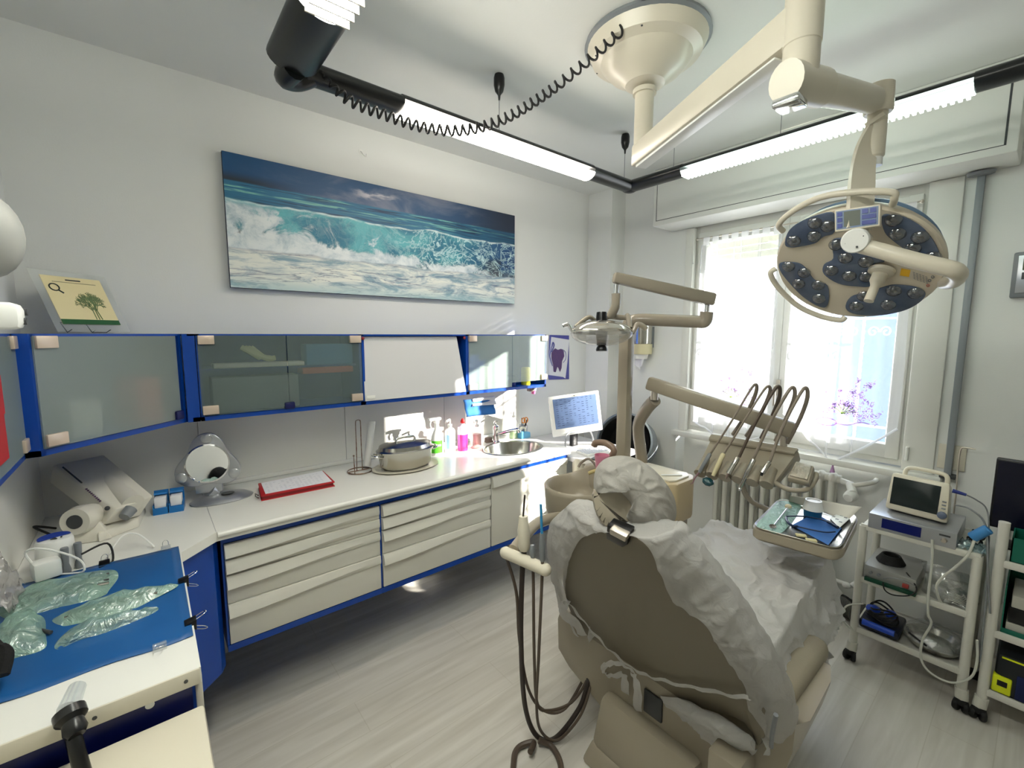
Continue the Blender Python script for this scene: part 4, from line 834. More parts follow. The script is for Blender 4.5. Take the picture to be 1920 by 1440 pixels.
scn = MB().box((0, Hm*.055, .0005), (Wm*.86, Hm*.74, .003), .0005, Mq).build('screen', mat('blue_grey_screen', (104, 124, 160), .12, emit=(110, 132, 176), es=.08), mo, True)
tx = MB(); random.seed(9)
for r in range(13):
    y = Hm*(.055+.33)-r*Hm*.052
    for c in range(9):
        if random.random() < .62: tx.box((-Wm*.36+c*Wm*.085, y, .0022), (Wm*random.uniform(.02, .06), Hm*.010, .0006), 0, Mq)
tx.build('screen_text', mat('dark_blue_ink', (52, 64, 96), .5), scn, True)
MB().lathe([(.003, 0), (.003, .001)], Mq@V(0, Hm*.455, .0), nz, 10).build('camera_lens', BLACK, mo, True)
foot = Mq@V(0, -Hm*.5, -.02)
MB().tube([V(foot.x+.03, foot.y-.15, ZD+.006), V(foot.x+.005, foot.y-.12, foot.z+.005), V(foot.x+.0, foot.y, foot.z+.012), V(foot.x+.005, foot.y+.12, foot.z+.005), V(foot.x+.03, foot.y+.15, ZD+.006)], .006, 8).build('wire_stand', SILVER, mo, True)
MB().b2((foot.x-.05, foot.y-.03, ZD), (foot.x-.02, foot.y+.03, foot.z+.06), .005).build('rear_foot', BLACK, mo, True)
kb = at(1085, 845, 2, ZD+.01); 
kbd = thing('keyboard', 'white computer keyboard in the sun under the monitor', 'keyboard', (-1.90, 2.36, ZD), radians(82))
MB().b2((-.17, -.06, 0), (.17, .06, .016), .005).build('base', WHITE, kbd)
kk = MB()
for r in range(5):
    for c in range(16): kk.box((-.158+c*.0205+.004*(r % 2), -.044+r*.022, .0185), (.017, .018, .006), .0015)
kk.build('keys', mat('key_white', (210, 212, 220), .5), kbd, kind='stuff')
for k, (x, y, s, a, lb) in enumerate(((-2.13, 2.135, (.20, .28), .4, 'printed papers lying between the sink and the monitor'), (-1.90, 2.52, (.17, .12), -.1, 'white paper at the far sunlit end of the desk'))):
    t = thing('paper_sheet', lb, 'paper', (x, y, ZD if y > 2.1 else ZW), a); zz = 0
    MB().box((0, 0, zz+.001), (s[0], s[1], .002)).build('sheet', PAPER, t)
    tt = MB()
    for r in range(12): tt.box((random.uniform(-.01, .01), -s[1]*.42+r*s[1]*.075, .0022), (s[0]*random.uniform(.5, .85), .004, .0003))
    tt.build('text_lines', MATS['pale_ink'], t)
solo(MB().box((-1.80, 2.20, ZD+.004), (.05, .09, .008), .003, rz=.3), 'telephone_handset', DGREY, 'small dark grey gadget at the front corner of the desk', 'gadget')
cu = thing('drinking_cup', 'pink plastic cup standing at the spittoon by the rinse pipe', 'cup', (-1.36, 1.66, .9))
# round drum behind the column
dr = thing('round_drum', 'grey rimmed round drum with black inside, standing behind the dental column', 'drum', (-1.98, 2.80, 0))
cd_ = V(-1.99, 2.74, .80); nd = (V(.2, -.9, .30)).normalized()
MB().lathe([(.20, -.18), (.215, -.02), (.222, 0), (.208, .004), (.203, -.01), (.198, -.16)], cd_, nd, 40, cap=False).build('rim', mat('blue_grey_metal', (128, 136, 142), .35, .5), dr, True)
MB().lathe([(0, -.15), (.176, -.15), (.192, -.012)], cd_, nd, 36, cap=False).build('black_liner', mat('matt_black', (8, 8, 9), .9), dr, True)
MB().lathe([(0, -.185), (.2, -.18)], cd_, nd, 36, cap=False).build('back', GREYP, dr, True)
MB().b2((-2.10, 2.83, 0), (-1.88, 2.93, .62), .01).build('stand', GREYP, dr, True)
# towel dispenser on the window wall
td_ = thing('towel_dispenser', 'steel and cream paper towel dispenser on the wall left of the window', 'dispenser', (-2.04, 3.06, 1.34))
o = V(-2.03, YW-.075, 1.43)
MB().lathe([(.072, .10), (.075, .12), (.075, .27), (.0, .275)], o, n=30).build('steel_cover', STEEL, td_, True)
MB().lathe([(.0, .02), (.078, .02), (.08, .03), (.08, .098), (.0, .099)], o, n=30).build('cream_band', mat('pale_yellow_plastic', (206, 198, 160), .4), td_, True)
MB().lathe([(.0, -.02), (.045, -.018), (.055, .018), (0, .019)], o, n=24).build('outlet', WHITE, td_, True)
MB().grid(lambda s, t: o+V(-.045+.09*s-.01*t+.015*sin(6*s)*t, -.01+.02*sin(5*s), -.018-(.05+.045*sin(3.1*s)*(1-.3*s))*t), 10, 6).build('hanging_towel', PAPER, td_, True, mods=solidify(.001))
MB().b2((-2.09, YW-.03, 1.5), (-1.97, YW, 1.66)).build('wall_plate', GREYP, td_, True)
# ================================================================== DENTAL UNIT: columns, lamp, spittoon, instrument head
un = thing('dental_unit', 'beige dental unit with spittoon, two columns, operating light and instrument head', 'dental unit', (-1.25, 1.85, 0))
U = lambda mb, nm, m=BEIGE, par=None, **k: mb.build(nm, m, par or un, True, **k)
U(MB().b2((-1.47, 1.72, .0), (-1.06, 2.02, .80), .03), 'body'); 
ub = U(MB().prism([(-1.40, 1.80), (-1.06, 1.80), (-1.03, 1.84), (-1.03, 1.98), (-1.06, 2.04), (-1.40, 2.04)], .20, Matrix.Translation((0, 0, .72)), .015), 'side_housing', mat('yellow_beige_plastic', (186, 168, 134), .35))
U(MB().prism([(-1.30, 1.83), (-1.07, 1.83), (-1.05, 1.86), (-1.05, 1.97), (-1.08, 2.01), (-1.30, 2.01)], .012, Matrix.Translation((0, 0, .918)), .004), 'lid', CREAM, ub)
U(MB().box((-1.10, 1.90, .934), (.10, .012, .006), .002, rz=.9), 'lid_slot', WHITE, ub)
pA = V(-1.335, 1.86, 0)
# light column
U(MB().b2((-1.371, 1.815, .80), (-1.309, 1.873, 1.655), .014), 'light_column')
e0 = V(-1.34, 1.845, 1.655); E_ = at(1322, 603, 1, 2.02); dE = at(1190, 606, 1, 1.86)
U(MB().tube([V(-1.34, 1.845, 1.60), V(-1.335, 1.85, 1.655), V(-1.29, 1.865, 1.672), (e0+E_)/2+V(0, 0, .01), E_+V(-.03, -.01, 0), E_+V(.0, 0, .003), E_+V(.006, 0, .045)], .029, 16, 8), 'lower_arm', mat('polished_taupe', (146, 137, 123), .15))
GLT = MATS['polished_taupe']
pv = V(E_.x+.006, E_.y, E_.z+.045)
U(MB().cyl(pv, pv+V(0, 0, .035), .011), 'pivot_pin', CHROME)
uR = pv+V(.012, 0, .058); uL = at(1150, 519, 1, 1.62)
d = (uL-uR).normalized(); s_ = V(-d.y, d.x, 0).normalized(); t_ = d.cross(s_)
if t_.z < 0: t_ = -t_
U(MB().hexa([uR-d*.02-s_*.022-t_*.03, uR-d*.02+s_*.022-t_*.03, uL+s_*.02-t_*.026, uL-s_*.02-t_*.026, uR-d*.02-s_*.022+t_*.03, uR-d*.02+s_*.022+t_*.03, uL+s_*.02+t_*.022, uL-s_*.02+t_*.022], .012), 'upper_arm', GLT)
h0 = uL-d*.015+V(0, 0, -.03)
U(MB().cyl(h0, h0-V(0, 0, .04), .011), 'pivot_pin', CHROME)
h1 = h0-V(0, 0, .04)
hc = at(1128, 622, 1, 1.55)
U(MB().tube([h1, h1-V(0, 0, .05), h1-V(.015, .0, .08), h1-V(.03, .0, .10)], .02, 14), 'lamp_stem', GLT)
W1, W2 = hc+RT*-.115, hc+RT*.125+UP*.0
st = h1-V(.03, 0, .10)
U(MB().tube([st, st-RT*.06-UP*.02, (st+W1)/2+UP*.03-RT*.02, W1+UP*.02], .010, 10), 'yoke_arm', GLT)
U(MB().tube([st, st+RT*.07-UP*.005, (st+W2)/2+UP*.035+RT*.035, W2+UP*.015], .012, 10), 'yoke_arm', GLT)
hl_ = U(MB().ball(hc, (1, 1, 1), 3, None) if False else MB().ring([[hc+RT*(.135*cos(a)*sin(b_))+UP*(.055*cos(b_)-.004)+FW*(.075*sin(a)*sin(b_)) for a in [2*pi*k/36 for k in range(36)]] for b_ in [pi*j/16*.5+.02 for j in range(17)]], False), 'reflector', mat('smoked_chrome', (206, 202, 194), .12, .9))
U(MB().ring([[hc+RT*(.137*cos(a)*sin(b_))+UP*(.058*cos(b_)-.004)+FW*(.077*sin(a)*sin(b_)) for a in [2*pi*k/36 for k in range(36)]] for b_ in [pi/2+pi*j/16*.5 for j in range(17)]], False), 'clear_shield', sheer('clear_shield', (226, 222, 214), .6, .1, gloss=.5, rough=.06), hl_)
U(MB().lathe([(.0, .02), (.022, .02), (.024, .0), (.024, -.035), (.0, -.035)], hc+UP*.065, UP, 20), 'black_cap', BLACK, hl_)
U(MB().lathe([(.026, .02), (.020, -.04)], hc-UP*.02, UP, 18), 'bulb_shield', DGREY, hl_)
U(MB().lathe([(0, 0), (.024, 0), (.025, .008), (.02, .02), (.014, .026)], hc-UP*.085, UP, 20), 'black_knob', BLACK, hl_)
for s, p in ((-1, W1), (1, W2)):
    h_ = U(MB().tube([p, p+RT*s*.012-UP*.0, p+RT*s*.03+UP*.03, p+RT*s*.05+UP*.028, p+RT*s*(.055 if s < 0 else .07)+UP*(.026 if s < 0 else .01)], .009 if s < 0 else .012, 10), 'handle', CHROME if s < 0 else GLT)
# instrument column and arm
c0 = at(1203, 865, 1, 2.03); cA_ = [V(c0.x, 2.03, .80), V(c0.x, 2.03, .93), at(1197, 800, 1, 2.01), at(1212, 768, 1, 1.98), at(1228, 750, 1, 1.95)]
U(MB().tube(cA_, .031, 16, 8), 'instrument_column', GLT)
jt = at(1227, 742, 1, 1.94)
U(MB().cyl(jt-V(0, 0, .02), jt+V(0, 0, .03), .018), 'pivot_pin', BRUSH)
aL, aR = at(1214, 717, 1, 1.93), at(1488, 807, 1, 2.13); d = (aR-aL).normalized(); s_ = V(-d.y, d.x, 0).normalized(); t_ = d.cross(s_); t_ = -t_ if t_.z < 0 else t_
U(MB().hexa([aL-s_*.026-t_*.034, aR-s_*.024-t_*.036, aR+s_*.024-t_*.036, aL+s_*.026-t_*.034, aL-s_*.026+t_*.032, aR-s_*.024+t_*.034, aR+s_*.024+t_*.034, aL+s_*.026+t_*.032], .012), 'balance_arm')
U(MB().cyl(aR-d*.03-t_*.03, V((aR-d*.03).x, (aR-d*.03).y, 1.07), .014), 'head_pivot', BRUSH)
# instrument head
TL, TR_ = at(1336, 818, 1, 2.13), at(1500, 846, 1, 2.13); FL, FR = at(1302, 882, 1, 1.95), at(1452, 907, 1, 1.95)
up_h = (TR_-TL).cross(FL-TL).normalized(); up_h = -up_h if up_h.z < 0 else up_h
ih = MB().hexa([FL-up_h*.035, FR-up_h*.035, TR_-up_h*.06, TL-up_h*.06, FL+up_h*.0, FR+up_h*.0, TR_+up_h*.01, TL+up_h*.01], .014)
ihd = U(ih, 'instrument_head')
U(MB().hexa([TL+up_h*.008+(FL-TL)*.02, TR_+up_h*.008+(FR-TR_)*.02, TR_+up_h*.008+(FR-TR_)*.2, TL+up_h*.008+(FL-TL)*.2, TL+up_h*.024+(FL-TL)*.02, TR_+up_h*.024+(FR-TR_)*.02, TR_+up_h*.024+(FR-TR_)*.18, TL+up_h*.024+(FL-TL)*.18], .006), 'rear_ledge', BEIGE, ihd)
fd = (FL-TL).normalized(); xd = (FR-FL).normalized()
for k in range(6):
    b_ = FL+(FR-FL)*((k+.5)/6)
    U(MB().cyl(b_-fd*.075+up_h*-.004, b_+fd*.012-up_h*.004, .020, .026, 18), 'holster', BEIGE, ihd)
hx_ = [((1332, 851), (1374, 746+40), (1412, 724), (1418, 734), (1400, 775), (1374, 815)), ((1358, 850), (1398, 785), (1436, 727), (1443, 738), (1424, 780), (1399, 818)), ((1386, 857), (1418, 790), (1455, 727), (1462, 740), (1448, 780), (1427, 822)), ((1413, 859), (1443, 795), (1482, 729), (1490, 742), (1476, 780), (1454, 827)), ((1443, 866), (1468, 800), (1506, 730), (1514, 744), (1500, 785), (1476, 831))]
for k, h in enumerate(hx_):
    ys = (1.96, 1.99, 2.03, 2.06, 2.10, 2.12); P = [at(x, y, 1, yy) for (x, y), yy in zip(h, ys)]
    U(MB().tube(P, (lambda t: .0045+.004*min(1, max(0, (t-.3)*3))) if k in (0, 1) else (lambda t: .0062+.0022*min(1, max(0, (t-.3)*3))), 9, 8), 'instrument_hose', HOSEL if k != 2 else HOSE)
def inst(px, m, r0, r1, nm, yy=1.945):
    a, b_ = at(*px[0], 1, 1.955), at(*px[1], 1, yy-.02); return U(MB().lathe([(r0*.6, 0), (r0, .006), (r0, (b_-a).length*.55), (r1, (b_-a).length)], a, b_-a, 16), nm, m), a, b_
g, a, b_ = inst(((1332, 850), (1311, 886)), GREYP, .009, .007, 'scaler_handpiece'); U(MB().tube([b_, at(1303, 896, 1, 1.92), at(1299, 905, 1, 1.915), at(1294, 908, 1, 1.91)], lambda t: .0045-.0035*t, 8), 'scaler_tip', mat('rose_metal', (170, 130, 136), .25, .6), g)
g, a, b_ = inst(((1357, 850), (1337, 892)), mat('ivory_handle', (214, 204, 164), .4), .010, .008, 'curing_light'); dm = at(1327, 905, 1, 1.92)
U(MB().lathe([(0, 0), (.022, 0), (.026, .008), (.018, .016), (0, .018)], dm, (b_-dm).normalized()+V(0, -.6, .3), 8), 'teal_shield', mat('dark_teal_plastic', (24, 60, 66), .2), g)
g, a, b_ = inst(((1384, 857), (1366, 888)), STEEL, .011, .012, 'micromotor'); U(MB().cyl(b_, at(1361, 897, 1, 1.92), .006, .004), 'drive_tip', MATS['taupe_plastic'], g)
g, a, b_ = inst(((1414, 860), (1388, 914)), STEEL, .010, .006, 'turbine_handpiece'); U(MB().ball(at(1387, 917, 1, 1.92), .008), 'turbine_head', CHROME, g)
g, a, b_ = inst(((1443, 866), (1429, 887)), STEEL, .010, .011, 'syringe'); U(MB().cyl(b_, at(1427, 892, 1, 1.92), .006, .005), 'syringe_tip', BLACK, g)
# side rail with a foil wrapped pad
pq = [at(1475, 895, 1, 1.955), at(1517, 905, 1, 1.955), at(1527, 873, 1, 2.04), at(1492, 863, 1, 2.04)]
u1 = (pq[1]-pq[0]).cross(pq[3]-pq[0]).normalized(); u1 = -u1 if u1.z < 0 else u1
U(MB().hexa([p-u1*.03 for p in pq]+[p for p in pq], .008), 'pad_holder', BEIGE)
U(MB().hexa([p*.8+(sum(pq, Vector())/4)*.2+u1*.0005 for p in pq]+[p*.8+(sum(pq, Vector())/4)*.2+u1*.005 for p in pq], .002), 'foil_pad', mat('crinkled_foil', (176, 168, 154), .25, .5, bump=.8, bscale=60))
U(MB().tube([at(1452, 905, 1, 1.97), at(1480, 918, 1, 1.96), at(1512, 918, 1, 1.98), at(1528, 900, 1, 2.03), at(1530, 888, 1, 2.06)], .010, 10, 8), 'side_rail', BEIGE)
# tray arm and tray
tq = [at(x, y, 2, .86) for x, y in ((1405, 990), (1578, 1036), (1612, 968), (1459, 936))]
def inset(P, k, z): c = sum(P, Vector())/len(P); return [V(c.x+(p.x-c.x)*k, c.y+(p.y-c.y)*k, z) for p in P]
def rquad(P, r=.16, n=5):
    out = []
    for i in range(4):
        a, b_, c = P[i-1], P[i], P[(i+1) % 4]
        for k in range(n+1):
            t = k/n; p0, p2 = b_.lerp(a, r), b_.lerp(c, r); out.append(p0*(1-t)**2+b_*2*t*(1-t)+p2*t*t)
    return out
def slab(mb, P, z0, z1, r=.16): q = rquad(P, r); return mb.ring([[V(p.x, p.y, z0) for p in q], [V(p.x, p.y, z1) for p in q]])
U(MB().tube([at(1392, 905, 1, 1.98), at(1397, 925, 1, 1.99), at(1412, 942, 1, 2.02), at(1440, 955, 1, 2.06), V(-.62, 2.06, .828)], .011, 12, 8), 'tray_arm', GLT)
trb = U(slab(slab(MB(), inset(tq, .96, 0), .818, .826), tq, .826, .858), 'tray_holder', BEIGE)
tq2 = inset(tq, .95, .86); b = MB()
RR = [[V(p.x, p.y, z) for p in rquad(inset(tq, k, 0), .14)] for k, z in ((.95, .8585), (.97, .866), (.965, .868), (.93, .864), (.90, .8605), (.02, .8602))]
b.ring(RR, False); trs = solo(b, 'steel_tray', STEEL, 'shiny steel instrument tray resting on the beige tray arm', 'tray')
# spittoon
sc0 = V(-1.36, 1.53, .90); b = MB()
prof = [(.05, -.22), (.11, -.20), (.150, -.12), (.158, -.02), (.160, -.004), (.152, .003), (.141, -.004), (.136, -.05), (.122, -.09), (.09, -.125), (.03, -.14), (.0, -.14)]
R = []
for r, z in prof:
    ring_ = []
    for k in range(44):
        a = 2*pi*k/44; w_ = max(0, cos(a-radians(80)))**3
        zz = sc0.z+z+(.075*w_ if z > -.03 else 0); ring_.append(V(sc0.x+r*1.0*cos(a), sc0.y+r*1.0*sin(a), zz))
    R.append(ring_)
sp_ = U(b.ring(R, False), 'spittoon_bowl', BEIGE, sm=60)
U(MB().tube([V(-1.30, 1.66, .90), V(-1.36, 1.62, 1.0), V(-1.40, 1.60, .985), V(-1.41, 1.585, .96)], .006, 8), 'rinse_pipe', HOSEL)
U(MB().tube([V(-1.26, 1.62, .93), V(-1.30, 1.60, .965), V(-1.335, 1.575, .95)], .009, 8), 'bowl_spout', mat('brass_beige', (176, 160, 110), .4))
U(MB().b2((-1.46, 1.66, .70), (-1.22, 1.80, .955), .03), 'bowl_support', BEIGE)
U(MB().tube([V(-1.42, 1.70, .90), at(1150, 850, 1, 1.70), at(1138, 832, 1, 1.70), at(1118, 830, 1, 1.70), at(1114, 836, 1, 1.70)], .016, 12), 'cup_filler', mat('brown_taupe', (128, 108, 92), .3))
co_ = at(1128, 882, 1, 1.62); cu.location = co_; MATRIX[cu.name] = Matrix.Translation(co_)
MB().ring([[co_+V(r*cos(2*pi*k/24), r*sin(2*pi*k/24), z) for k in range(24)] for r, z in ((0, 0), (.026, 0), (.035, .075), (.033, .075), (.024, .004), (0, .004))], False).build('cup_wall', mat('rose_cup', (204, 128, 152), .35), cu, True)
# assistant's holder with three suction instruments
aa, ab = at(948, 1036, 2, .80), at(1022, 1068, 2, .80)
ah = U(MB().tube([aa, (aa+ab)/2, ab], .022, 16, 4).ball(ab, .022).ball(aa, .0215), 'suction_holder', CREAM)
U(MB().tube([aa+V(.02, .02, .01), V(-1.28, 1.20, .83), V(-1.34, 1.42, .78)], .022, 12), 'holder_arm', MATS['brown_taupe'] if 0 else BEIGE)
def sus(px0, px1, px2, r, m, hm, hk, tip):
    y = 1.0
    a, b_, c = at(*px0, 1, y), at(*px1, 1, y), at(*px2, 1, y)
    g = U(MB().lathe([(r*.75, 0), (r, .01), (r*1.05, (b_-a).length*.6), (r*.7, (b_-a).length)], a, b_-a, 16), 'suction_handpiece', m)
    if tip: U(MB().tube([b_, (b_+c)/2, c], tip[1], 8, 4), 'suction_tip', tip[0], g)
    P = [a-V(0, 0, .0)]+[at(x, yy, 1, yv) for x, yy, yv in hk]; U(MB().tube(P, r*.55 if r < .012 else .0095, 9, 8), 'suction_hose', hm)
BT = mat('translucent_blue_tip', (40, 130, 180), .25)
sus((983, 1032), (981, 968), (984, 928), .021, CREAM, mat('dark_brown_hose', (52, 44, 40), .45), [(979, 1080, 1.0), (977, 1200, 1.0), (984, 1320, 1.03), (1005, 1378, 1.08), (1040, 1385, 1.14), (1085, 1330, 1.22), (1102, 1280, 1.26), (1110, 1240, 1.32)], (MATS['dark_brown_hose'], .0035))
sus((999, 1045), (998, 1022), (998, 1015), .010, GREYP, HOSE, [(1000, 1090, 1.0), (1002, 1240, 1.0), (1008, 1320, 1.04), (1030, 1332, 1.10), (1070, 1318, 1.2), (1098, 1280, 1.26), (1108, 1240, 1.32)], None)
sus((1017, 1052), (1016, 1000), (1014, 945), .010, GREYP, HOSE, [(1016, 1090, 1.0), (1010, 1230, 1.0), (1006, 1320, 1.03), (1014, 1370, 1.08), (1045, 1388, 1.14), (1086, 1345, 1.2), (1106, 1290, 1.26), (1114, 1240, 1.32)], (BT, .0045))
U(MB().tube([aa+V(0, 0, -.01), at(968, 1110, 1, 1.0), at(974, 1200, 1, 1.02), at(990, 1290, 1, 1.06), at(1020, 1332, 1, 1.12), at(1060, 1328, 1, 1.2), at(1100, 1262, 1, 1.3)], .006, 8, 8), 'suction_hose', HOSE)
solo(MB().tube([V(-1.12, 1.02, .03), at(1000, 1392, 2, .02), at(972, 1402, 2, .012), at(963, 1430, 2, .012), at(968, 1500, 2, .012), at(1040, 1500, 2, .012), at(1052, 1440, 2, .012), at(1035, 1400, 2, .012), at(1010, 1388, 2, .03)], .011, 9, 8), 'floor_hose', HOSE, 'brown hose loop lying on the floor under the suction holder', 'hose')
# ================================================================== DENTAL CHAIR
PN = V(0, 1, .5).normalized(); PP = V(-.74, 1.0, .95)
def pl(px, py, off=0):           # point of the backrest plane (off = distance forward, into the cushion)
    d = ray(px, py); p0 = PP+PN*off; return CAM+d*((p0-CAM).dot(PN)/d.dot(PN))
ch = thing('dental_chair', 'beige dental chair seen from behind, wrapped in white disposable covers', 'dental chair', (-.74, 1.5, 0))
Cc = lambda mb, nm, m=BEIGE2, par=None, **k: mb.build(nm, m, par or ch, True, **k)
def poly_slab(pts, o0, o1, bev=.008):
    Mf = frame(PP, PN, (1, 0, 0)); Mi = Mf.inverted(); L = [Mi@pl(x, y, o0) for x, y in pts]
    return MB().prism([(p.x, p.y) for p in L], o1-o0, Mf@Matrix.Translation((0, 0, o0)), bev)
def spx(pts, n=3): return [(p.x, p.y) for p in smooth_path([V(x, y, 0) for x, y in pts], n, True)]
plate = spx([(1112, 998), (1082, 1010), (1066, 1042), (1058, 1090), (1062, 1132), (1085, 1175), (1130, 1240), (1190, 1288), (1225, 1298), (1330, 1332), (1395, 1358), (1420, 1404), (1436, 1370), (1430, 1320), (1400, 1265), (1352, 1195), (1290, 1125), (1245, 1062), (1205, 1018), (1170, 1000), (1140, 996)], 3)
Cc(poly_slab(plate, 0, .035, .010), 'backrest_shell', mat('shell_taupe', (116, 108, 92), .5, bump=.04, bscale=200))
padp = spx([(1120, 985), (1078, 992), (1058, 1016), (1052, 1060), (1056, 1115), (1085, 1180), (1140, 1235), (1230, 1285), (1330, 1312), (1410, 1335), (1418, 1310), (1396, 1250), (1356, 1185), (1306, 1120), (1250, 1050), (1215, 1012), (1175, 990)], 3)
Cc(poly_slab(padp, .036, .10, .02), 'backrest_cushion', BEIGE2)
# seat pan, seat and leg cushion
prs = [at(x, y, 1, 1.27) for x, y in ((1052, 1142), (1046, 1160), (1047, 1215), (1066, 1248), (1108, 1300), (1150, 1352), (1190, 1392), (1260, 1440), (1400, 1480), (1470, 1450), (1486, 1410), (1492, 1352), (1480, 1340))]
pcx, pcz = sum(p.x for p in prs)/len(prs), .42
def pan(y, s): return [V(pcx+(p.x-pcx)*s, y, min(pcz+(p.z-pcz)*s, .60-.10*min(1, (y-1.2)/.2))) for p in prs]
Cc(MB().ring([pan(1.262, .97), pan(1.27, 1.0), pan(1.40, 1.0), pan(1.62, .98), pan(1.70, .93)]), 'seat_pan', BEIGE, sm=40)
Cc(MB().b2((-1.06, 1.30, .46), (-.395, 1.78, .545), .035, seg=3), 'seat_cushion', BEIGE2)
Cc(MB().hexa([(-.97, 1.60, .50), (-.50, 1.60, .50), (-.50, 2.07, .58), (-.97, 2.07, .58), (-.97, 1.60, .60), (-.50, 1.60, .60), (-.50, 2.07, .665), (-.97, 2.07, .665)], .03), 'leg_cushion', BEIGE2)
Cc(MB().hexa([(-.96, 1.98, .22), (-.52, 1.98, .22), (-.52, 2.05, .22), (-.96, 2.05, .22), (-.96, 1.98, .60), (-.52, 1.98, .60), (-.52, 2.06, .60), (-.96, 2.06, .60)], .02), 'leg_rest', BEIGE2)
Cc(MB().hexa([(-1.0, 1.16, .0), (-.46, 1.16, .0), (-.50, 2.02, .0), (-.98, 2.02, .0), (-.98, 1.2, .08), (-.50, 1.2, .08), (-.54, 1.96, .07), (-.94, 1.96, .07)], .02), 'base_plate', BEIGE)
Cc(MB().hexa([(-.98, 1.19, .06), (-.60, 1.19, .06), (-.56, 1.75, .06), (-.94, 1.75, .06), (-.96, 1.22, .27), (-.58, 1.22, .27), (-.55, 1.7, .29), (-.92, 1.7, .29)], .03), 'pedestal', BEIGE)
Cc(MB().b2((-.52, 1.15, .12), (-.43, 1.26, .44), .012), 'side_post', BEIGE)
Cc(MB().tube([pl(1455, 1340, -.01), pl(1448, 1375, -.02), pl(1446, 1400, -.02)], .0055, 8), 'short_strap', GREYP)  # drawn for the small vertical strap at the lower backrest corner
cav = Cc(MB().b2(at(1216, 1336, 1, 1.258)-V(.02, .004, .005), at(1240, 1312, 1, 1.258)+V(.005, .006, .0), .004), 'dark_gap_block', DGREY)  # dark block standing in for the shade in the gap below the backrest
# headrest
hb = V(-.715, 1.03, 1.17)
Cc(poly_slab([(1138, 985), (1178, 1002), (1176, 1022), (1166, 1027), (1136, 1010)], -.012, .02, .003), 'headrest_socket', BLACK)
Cc(poly_slab([(1142, 992), (1174, 1008), (1172, 1018), (1142, 1002)], -.03, -.008, .004), 'headrest_bracket', BRUSH)
def face(px, py, dd): d = ray(px, py); n = (CAM-hb).normalized(); p0 = hb+n*dd; return CAM+d*((p0-CAM).dot(n)/d.dot(n))
hp_ = spx([(1112, 925), (1130, 905), (1165, 900), (1200, 930), (1190, 975), (1205, 1000), (1180, 1004), (1165, 1006), (1142, 992), (1120, 965)], 3)
nF = (CAM-hb).normalized(); MF = frame(hb, nF, (1, 0, 0)); MFi = MF.inverted()
Cc(MB().prism([((MFi@face(x, y, 0)).x, (MFi@face(x, y, 0)).y) for x, y in hp_], .10, MF@Matrix.Translation((0, 0, -.055)), .02), 'headrest', BEIGE2)
# ------------------------------------------------------------------ disposable covers
COV = sheer('nonwoven_cover', (202, 200, 196), .30, .30, wr=.35, ws=26, gloss=.05, rough=.5)
COV2 = sheer('thick_nonwoven_cover', (222, 221, 219), .14, .30, wr=.4, ws=18, gloss=.04, rough=.5)
def wrinkle(p, a=.006, f=16, seed=0):
    q = p*f; r = (1-min(1, abs(noise.noise(q+V(seed, 0, 0)))*4))**2; r2 = (1-min(1, abs(noise.noise(q*.6+V(seed+7, 2, 0)))*5))**2; return a*(r*1.1+r2*1.3-.4)+a*.6*noise.noise(q*.8+V(0, seed, 3))
# cap over the headrest
capo = spx([(1113, 905), (1118, 878), (1135, 860), (1160, 854), (1188, 858), (1212, 870), (1234, 888), (1252, 910), (1266, 938), (1268, 965), (1262, 984), (1252, 993), (1228, 997), (1200, 994), (1184, 984), (1172, 972), (1186, 958), (1176, 940), (1150, 912), (1128, 915), (1116, 925)], 5)
cc0 = (1198, 922); R = []
N_ = 30
for k in range(N_+1):
    a = pi*k/N_; s = sin(a); dd = .085*cos(a)
    R.append([face(cc0[0]+(x-cc0[0])*max(s**.55, .02), cc0[1]+(y-cc0[1])*max(s**.55, .02), dd) for x, y in capo])
R = [[p+nF*wrinkle(p, .008, 22, 2) for p in r] for r in R]
cp = solo(MB().ring(R[1:-1]), 'headrest_cover', sheer('grey_cap_cloth', (178, 175, 168), .2, .3, wr=.35, ws=26, gloss=.03, rough=.5), 'white gathered disposable cap over the chair headrest', 'cover', sm=75)
